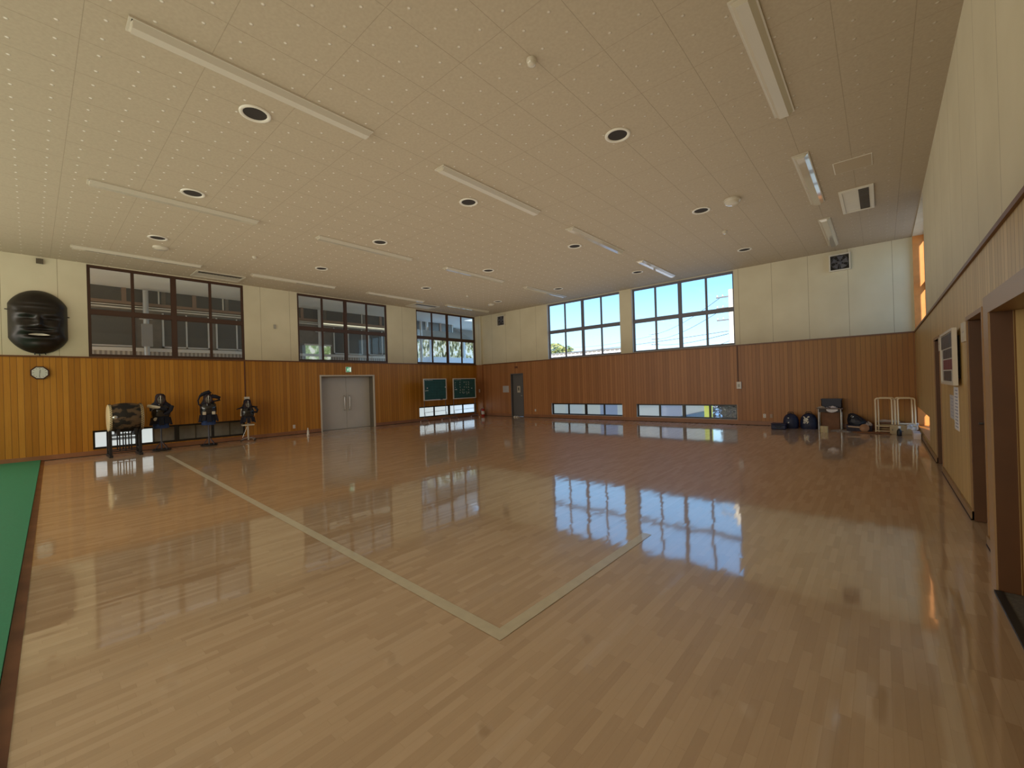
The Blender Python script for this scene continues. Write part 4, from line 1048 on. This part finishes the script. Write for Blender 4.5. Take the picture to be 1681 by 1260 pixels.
# lit white building beyond
X2 = -20.0
B = thing('white_annex', 'sunlit white building with window seen through the third left window', 'building', (X2, 18, 0))
WW = M('sunlit_white_wall', (.72, .74, .76), .7, noise=.04); RIB2 = strips('white_ribbed_wall', (.62, .63, .65), (.40, .41, .43), .16)
MB().box(X2-4, X2, 15.6, 24, 2.95, 3.3).build('wall_band', WW, B); MB().box(X2-4, X2+.02, 15.6, 24, -.45, 2.95).build('ribbed_wall', RIB2, B)
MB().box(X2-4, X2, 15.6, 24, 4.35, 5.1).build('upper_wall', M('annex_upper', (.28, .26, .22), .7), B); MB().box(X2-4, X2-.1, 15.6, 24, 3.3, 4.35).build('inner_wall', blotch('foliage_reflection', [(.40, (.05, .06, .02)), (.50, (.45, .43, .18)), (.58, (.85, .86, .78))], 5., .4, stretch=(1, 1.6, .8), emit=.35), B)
MB().box(X2-4, X2+2.8, 15.6, 20, 5.1, 5.2).build('soffit', SOFF, B); MB().box(X2, X2+.12, 15.6, 24, 4.30, 4.42).build('white_ledge', WHITE, B)
for y in (15.6, 16.9, 18.2, 19.5, 20.8, 22.1): MB().box(X2-.12, X2+.04, y, y+.16, 3.3, 4.35).build('window_post', WW, B)
MB().tube([(X2+.3, 17.2, 5.1), (X2+.3, 19.6, 4.1)], .05, 8).build('diagonal_brace', DKW, B)
# shrubs behind low left window, bright board low at left
t = thing('white_fence', 'white board fence outside the low windows of left wall', 'fence', (-16.9, 8, -.45))
FW = M('bright_white_board', (.85, .88, .88), .7, emit=(.85, .95, .95), es=.55)  # outdoor brightness put into the boards as a glow
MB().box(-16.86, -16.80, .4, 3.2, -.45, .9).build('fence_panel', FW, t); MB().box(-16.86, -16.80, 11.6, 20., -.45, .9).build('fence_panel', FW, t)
t = thing('grey_screen', 'dull grey screen outside the low left window', 'screen', (-15.95, 3.9, -.45))
DS = M('dull_screen', (.42, .40, .33), .6, noise=.1)
MB().box(-15.95, -15.90, 2.30, 6.2, -.45, .9).build('panel', DS, t)
mb = MB()
for y in (2.3, 3.3, 4.2, 5.2): mb.box(-15.90, -15.885, y, y+.03, -.45, .9)
mb.build('panel_joint', M('joint_grey', (.14, .13, .11), .6), t)

# behind the far wall
t = thing('garden_wall', 'pale panel wall outside the low far windows', 'wall', (-9, 18, -.45))
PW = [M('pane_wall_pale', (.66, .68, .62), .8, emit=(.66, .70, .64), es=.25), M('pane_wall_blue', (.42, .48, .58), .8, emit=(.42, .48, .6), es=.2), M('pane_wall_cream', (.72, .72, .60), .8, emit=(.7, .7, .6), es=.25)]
xs = [-17, -13.4, -13.1, -12.2, -11.2, -10.2, -9.3, -8.3, -7.3, -6.35, -5.45]; mi = [1, 1, 2, 0, 2, 1, 0, 0, 1, 0]
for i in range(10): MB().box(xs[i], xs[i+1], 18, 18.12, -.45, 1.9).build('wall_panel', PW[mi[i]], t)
t = thing('blue_tarp', 'blue wedge-shaped tarp outside the right low window', 'tarp', (-5.8, 17.7, -.45))
TB = M('blue_tarp', (.09, .36, .62), .5)
MB().add([(-6.35, 17.6, -.45), (-5.15, 17.6, -.45), (-5.15, 17.6, .26), (-6.35, 17.6, -.02), (-6.35, 17.9, -.45), (-5.15, 17.9, -.45), (-5.15, 17.9, .26), (-6.35, 17.9, -.02)], [(0, 1, 2, 3), (7, 6, 5, 4), (3, 2, 6, 7), (0, 4, 5, 1), (1, 5, 6, 2), (0, 3, 7, 4)]).build('tarp_sheet', TB, t)
MB().tube([(-6.35, 17.59, -.01), (-5.15, 17.59, .27)], .015, 6).build('rope_edge', WHITE, t)
t = thing('yellow_post', 'yellow post outside the right low window', 'post', (-5.22, 17.5, -.45))
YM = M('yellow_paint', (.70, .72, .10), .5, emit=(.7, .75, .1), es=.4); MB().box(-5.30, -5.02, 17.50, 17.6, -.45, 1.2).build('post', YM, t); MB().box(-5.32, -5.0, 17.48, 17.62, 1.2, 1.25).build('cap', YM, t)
def leafy(name, label, cat, cx, cy, z0, rx, ry, rz, n, mat, trunk, leaf=.10, seed=1, kind=None):
    t = thing(name, label, cat, (cx, cy, z0)); rs = random.Random(seed); mb = MB()
    for _ in range(n):
        while True:
            a, b, c = rs.uniform(-1, 1), rs.uniform(-1, 1), rs.uniform(-1, 1)
            if a*a+b*b+c*c < 1: break
        k = 1+.25*math.sin(a*5+c*4)
        p = Vector((cx+rx*a*k, cy+ry*b, trunk+rz*(1+c*k))); q = Matrix.Rotation(rs.uniform(0, 6.3), 3, Vector((rs.uniform(-1, 1), rs.uniform(-1, 1), rs.uniform(-1, 1))).normalized())
        l = leaf*rs.uniform(.6, 1.3)
        mb.add([p+q @ Vector(v) for v in ((-l, 0, 0), (0, -l*.45, 0), (l, 0, 0), (0, l*.45, 0))], [(0, 1, 2, 3)])
    mb.build('foliage', mat, t)
    mb = MB().tube([(cx, cy, z0), (cx+.05, cy, trunk+rz*.6), (cx, cy, trunk+rz*1.4)], [.12*rz, .08*rz, .02*rz], 8)
    for k in range(6):
        a = k*1.05; mb.tube([(cx, cy, trunk+rz*.3), (cx+rx*.6*math.cos(a), cy+ry*.6*math.sin(a), trunk+rz*(.9+.1*k))], [.04*rz, .01*rz], 5)
    mb.build('trunk', M('bark', (.10, .07, .05), .9) if 'bark' not in bpy.data.materials else bpy.data.materials['bark'], t)
HEDG = blotch('dark_hedge_leaf', [(.4, (.035, .042, .045)), (.62, (.07, .085, .06)), (.72, (.5, .5, .4))], 6)
TREE = blotch('sunlit_leaf', [(.4, (.16, .22, .08)), (.6, (.42, .46, .22))], 1.5)
leafy('hedge', 'dark hedge outside the rightmost low far window', 'hedge', -4.35, 18.3, -.45, .95, .5, .75, 2600, HEDG, -.45, .07, 3)
MB_BACK = M('hedge_backing', (.03, .03, .035), .9)
tag(MB().box(-5.0, -2.0, 18.9, 19.0, -.45, 1.9).build('dark_fence', MB_BACK), 'dark fence behind the hedge beyond the far wall', 'fence')
leafy('tree', 'pale green tree beyond the tiled roof', 'tree', -27.6, 40, -.45, 1.9, 1.5, 1.35, 1500, TREE, 3.3, .22, 5)
leafy('tree', 'low green tree top right of the taller tree behind the tiled roof', 'tree', -24.6, 44.5, -.45, 1.6, 1.0, .8, 900, TREE, 3.7, .2, 6)
# tiled roof house
t = thing('tiled_house', 'house with pale grey tiled roof beyond the far windows', 'house', (-18, 31, -.45))
TILE = M('pale_grey_tile', (.78, .79, .79), .5, noise=.15, nscale=3)
HWL = M('house_wall', (.6, .6, .58), .8)
MB().box(-26, -15.8, 30.3, 35, -.45, 3.2).build('house_wall', HWL, t)
mb = MB()
for i in range(26):
    x = -26.4+i*.42; mb.add([(x, 29.4, 3.05), (x+.38, 29.4, 3.05), (x+.38-.0, 31.6, 4.05), (x, 31.6, 4.05)], [(0, 1, 2, 3)]); mb.tube([(x+.40, 29.4, 3.08), (x+.40, 31.6, 4.09)], .05, 6)
mb.add([(-26.4, 31.6, 4.05), (-15.5, 31.6, 4.05), (-15.5, 34.5, 3.0), (-26.4, 34.5, 3.0)], [(0, 1, 2, 3)])
mb.build('roof', TILE, t); MB().tube([(-26.5, 31.6, 4.13), (-15.4, 31.6, 4.13)], .11, 8).build('ridge', M('dark_ridge', (.16, .17, .18), .6), t)
MB().tube([(-15.45, 31.6, 4.12), (-15.45, 29.4, 3.1)], .08, 8).build('verge', bpy.data.materials['dark_ridge'], t)
# utility poles and wires
CONC = M('concrete_pole', (.60, .58, .52), .8)
def pole(x, y, h, r, label):
    t = thing('utility_pole', label, 'utility pole', (x, y, -.45)); MB().tube([(x, y, -.45), (x, y, h)], [r*1.2, r], 12).build('pole', CONC, t)
    for i, z in enumerate((h-.35, h-.95, h-1.6)):
        a = MB().box(x-.75*(r/.15), x+.4*(r/.15), y-.04, y+.04, z-.03, z+.03).build('cross_arm', GREYF, t)
        mb = MB()
        for dx in (-.70, -.42, .32): mb.lathe([(.03*r/.15, 0), (.035*r/.15, .06), (.02*r/.15, .10), (0, .11)], Matrix.Translation((x+dx*r/.15, y, z+.04)), 8)
        mb.build('insulator', OFFW, a)
    return t
pole(-6.01, 25, 6.27, .15, 'large concrete utility pole at the right edge of the far windows')
pole(-20.4, 50, 7.45, .12, 'distant thin utility pole in the lower left of the right far window')
def wire(p, q, sag, r, label):
    p, q = Vector(p), Vector(q); pts = []
    for i in range(17): u = i/16; v = p.lerp(q, u); v.z -= sag*4*u*(1-u); pts.append(v)
    tag(MB().tube(pts, r, 5).build('power_line', GREYF), label, 'power line')
W_ = 'thin power line '
wire((-6.5, 25, 5.95), (-21.3, 50, 7.1), .5, .018, W_+'highest one running left from the large pole')
wire((-6.4, 25, 5.3), (-21.0, 50, 6.5), .5, .018, W_+'second one running left from the large pole')
wire((-6.2, 25, 3.9), (-21.0, 50, 5.9), .3, .018, W_+'lowest one running left from the large pole')
wire((-6.2, 25, 4.05), (-30, 36, 4.6), .2, .016, W_+'nearly level across the right far window')
wire((-6.0, 25, 3.55), (-12, 26, 2.2), .1, .016, W_+'sloping down at the foot of the right far window')
wire((-21.0, 50, 6.9), (-40, 62, 7.6), .3, .02, W_+'running left from the distant pole')
# added unseen blocker outside the right windows, stops most of the low sun
t = thing('sun_blocker', 'added unseen sun-blocking panel on posts outside the right windows', 'screen', (1.25, 9, -.45))
MB().box(1.20, 1.26, 5.0, 12.40, 1.35, 6.2).build('blocker_panel', WW, t)
for y in (5.1, 8.9, 12.3): MB().box(1.27, 1.37, y-.05, y+.05, -.45, 6.2).build('post', GREYF, t)

# ------------------------------------------------------------------ world, lights, camera
w = bpy.data.worlds.new('sky'); bpy.context.scene.world = w; w.use_nodes = True; nt = w.node_tree; g = NG(nt)
bg = nt.nodes['Background']; tc = g.n('ShaderNodeTexCoord'); sp = g.n('ShaderNodeSeparateXYZ'); g.link(tc.outputs['Generated'], sp.inputs[0])
col = g.ramp(g.math('MAXIMUM', sp.outputs[2], 0.), [(0., (.66, .88, .98)), (.10, (.46, .76, .97)), (.20, (.25, .55, .90)), (.5, (.15, .38, .80)), (1., (.10, .28, .65))])
g.link(col, bg.inputs[0]); bg.inputs[1].default_value = 1.8

def sun(d, e, col, ang):
    l = bpy.data.lights.new('sun', 'SUN'); l.energy = e; l.color = col; l.angle = math.radians(ang)
    o = bpy.data.objects.new('sun', l); C.objects.link(o); o.rotation_euler = Vector(d).to_track_quat('-Z', 'Y').to_euler()
sun((-.24, 1, -.36), 8., (1, .78, .5), .6)
def area(name, loc, d, sx, sy, e, col):
    l = bpy.data.lights.new(name, 'AREA'); l.shape = 'RECTANGLE'; l.size = sx; l.size_y = sy; l.energy = e; l.color = col
    o = bpy.data.objects.new(name, l); C.objects.link(o); o.location = loc; o.rotation_euler = Vector(d).to_track_quat('-Z', 'Y').to_euler()
    return o
# fill lamps added to brighten the hall: two unseen behind camera, one upward
area('rear_fill', (-7.5, -6.5, 2.6), (0, 1, .05), 14, 3.6, 430, (1, .93, .80))
area('side_fill', (-15.0, -3.6, 2.6), (1, .35, .0), 5.5, 3.6, 170, (1, .95, .86))
area('ceiling_fill', (-7.3, 4.5, 2.5), (0, .001, 1), 13.5, 19, 330, (1, .93, .80))  # added lamp facing up, brightens ceiling and upper walls

cam = bpy.data.cameras.new('camera'); co = bpy.data.objects.new('camera', cam); C.objects.link(co)
yaw, pit, rol, foc = -.7199, .0015, -.0306, 692.57
f = Vector((math.sin(yaw)*math.cos(pit), math.cos(yaw)*math.cos(pit), math.sin(pit)))
rt = Vector((math.cos(yaw), -math.sin(yaw), 0)); up = rt.cross(f)
R = rt*math.cos(rol)+up*math.sin(rol); U = -rt*math.sin(rol)+up*math.cos(rol)
co.matrix_world = Matrix(((R.x, U.x, -f.x, 0), (R.y, U.y, -f.y, 0), (R.z, U.z, -f.z, 1.5), (0, 0, 0, 1)))
cam.sensor_width = 36; cam.sensor_fit = 'HORIZONTAL'; cam.lens = foc/1681*36; cam.clip_start = .05; cam.clip_end = 300
sc = bpy.context.scene; sc.camera = co
sc.view_settings.view_transform = 'Standard'; sc.view_settings.look = 'None'; sc.view_settings.exposure = 0.22
sc.cycles.max_bounces = 8; sc.cycles.diffuse_bounces = 5; sc.cycles.glossy_bounces = 4; sc.cycles.transparent_max_bounces = 12
sc.cycles.caustics_reflective = False; sc.cycles.caustics_refractive = False; sc.cycles.sample_clamp_indirect = 4
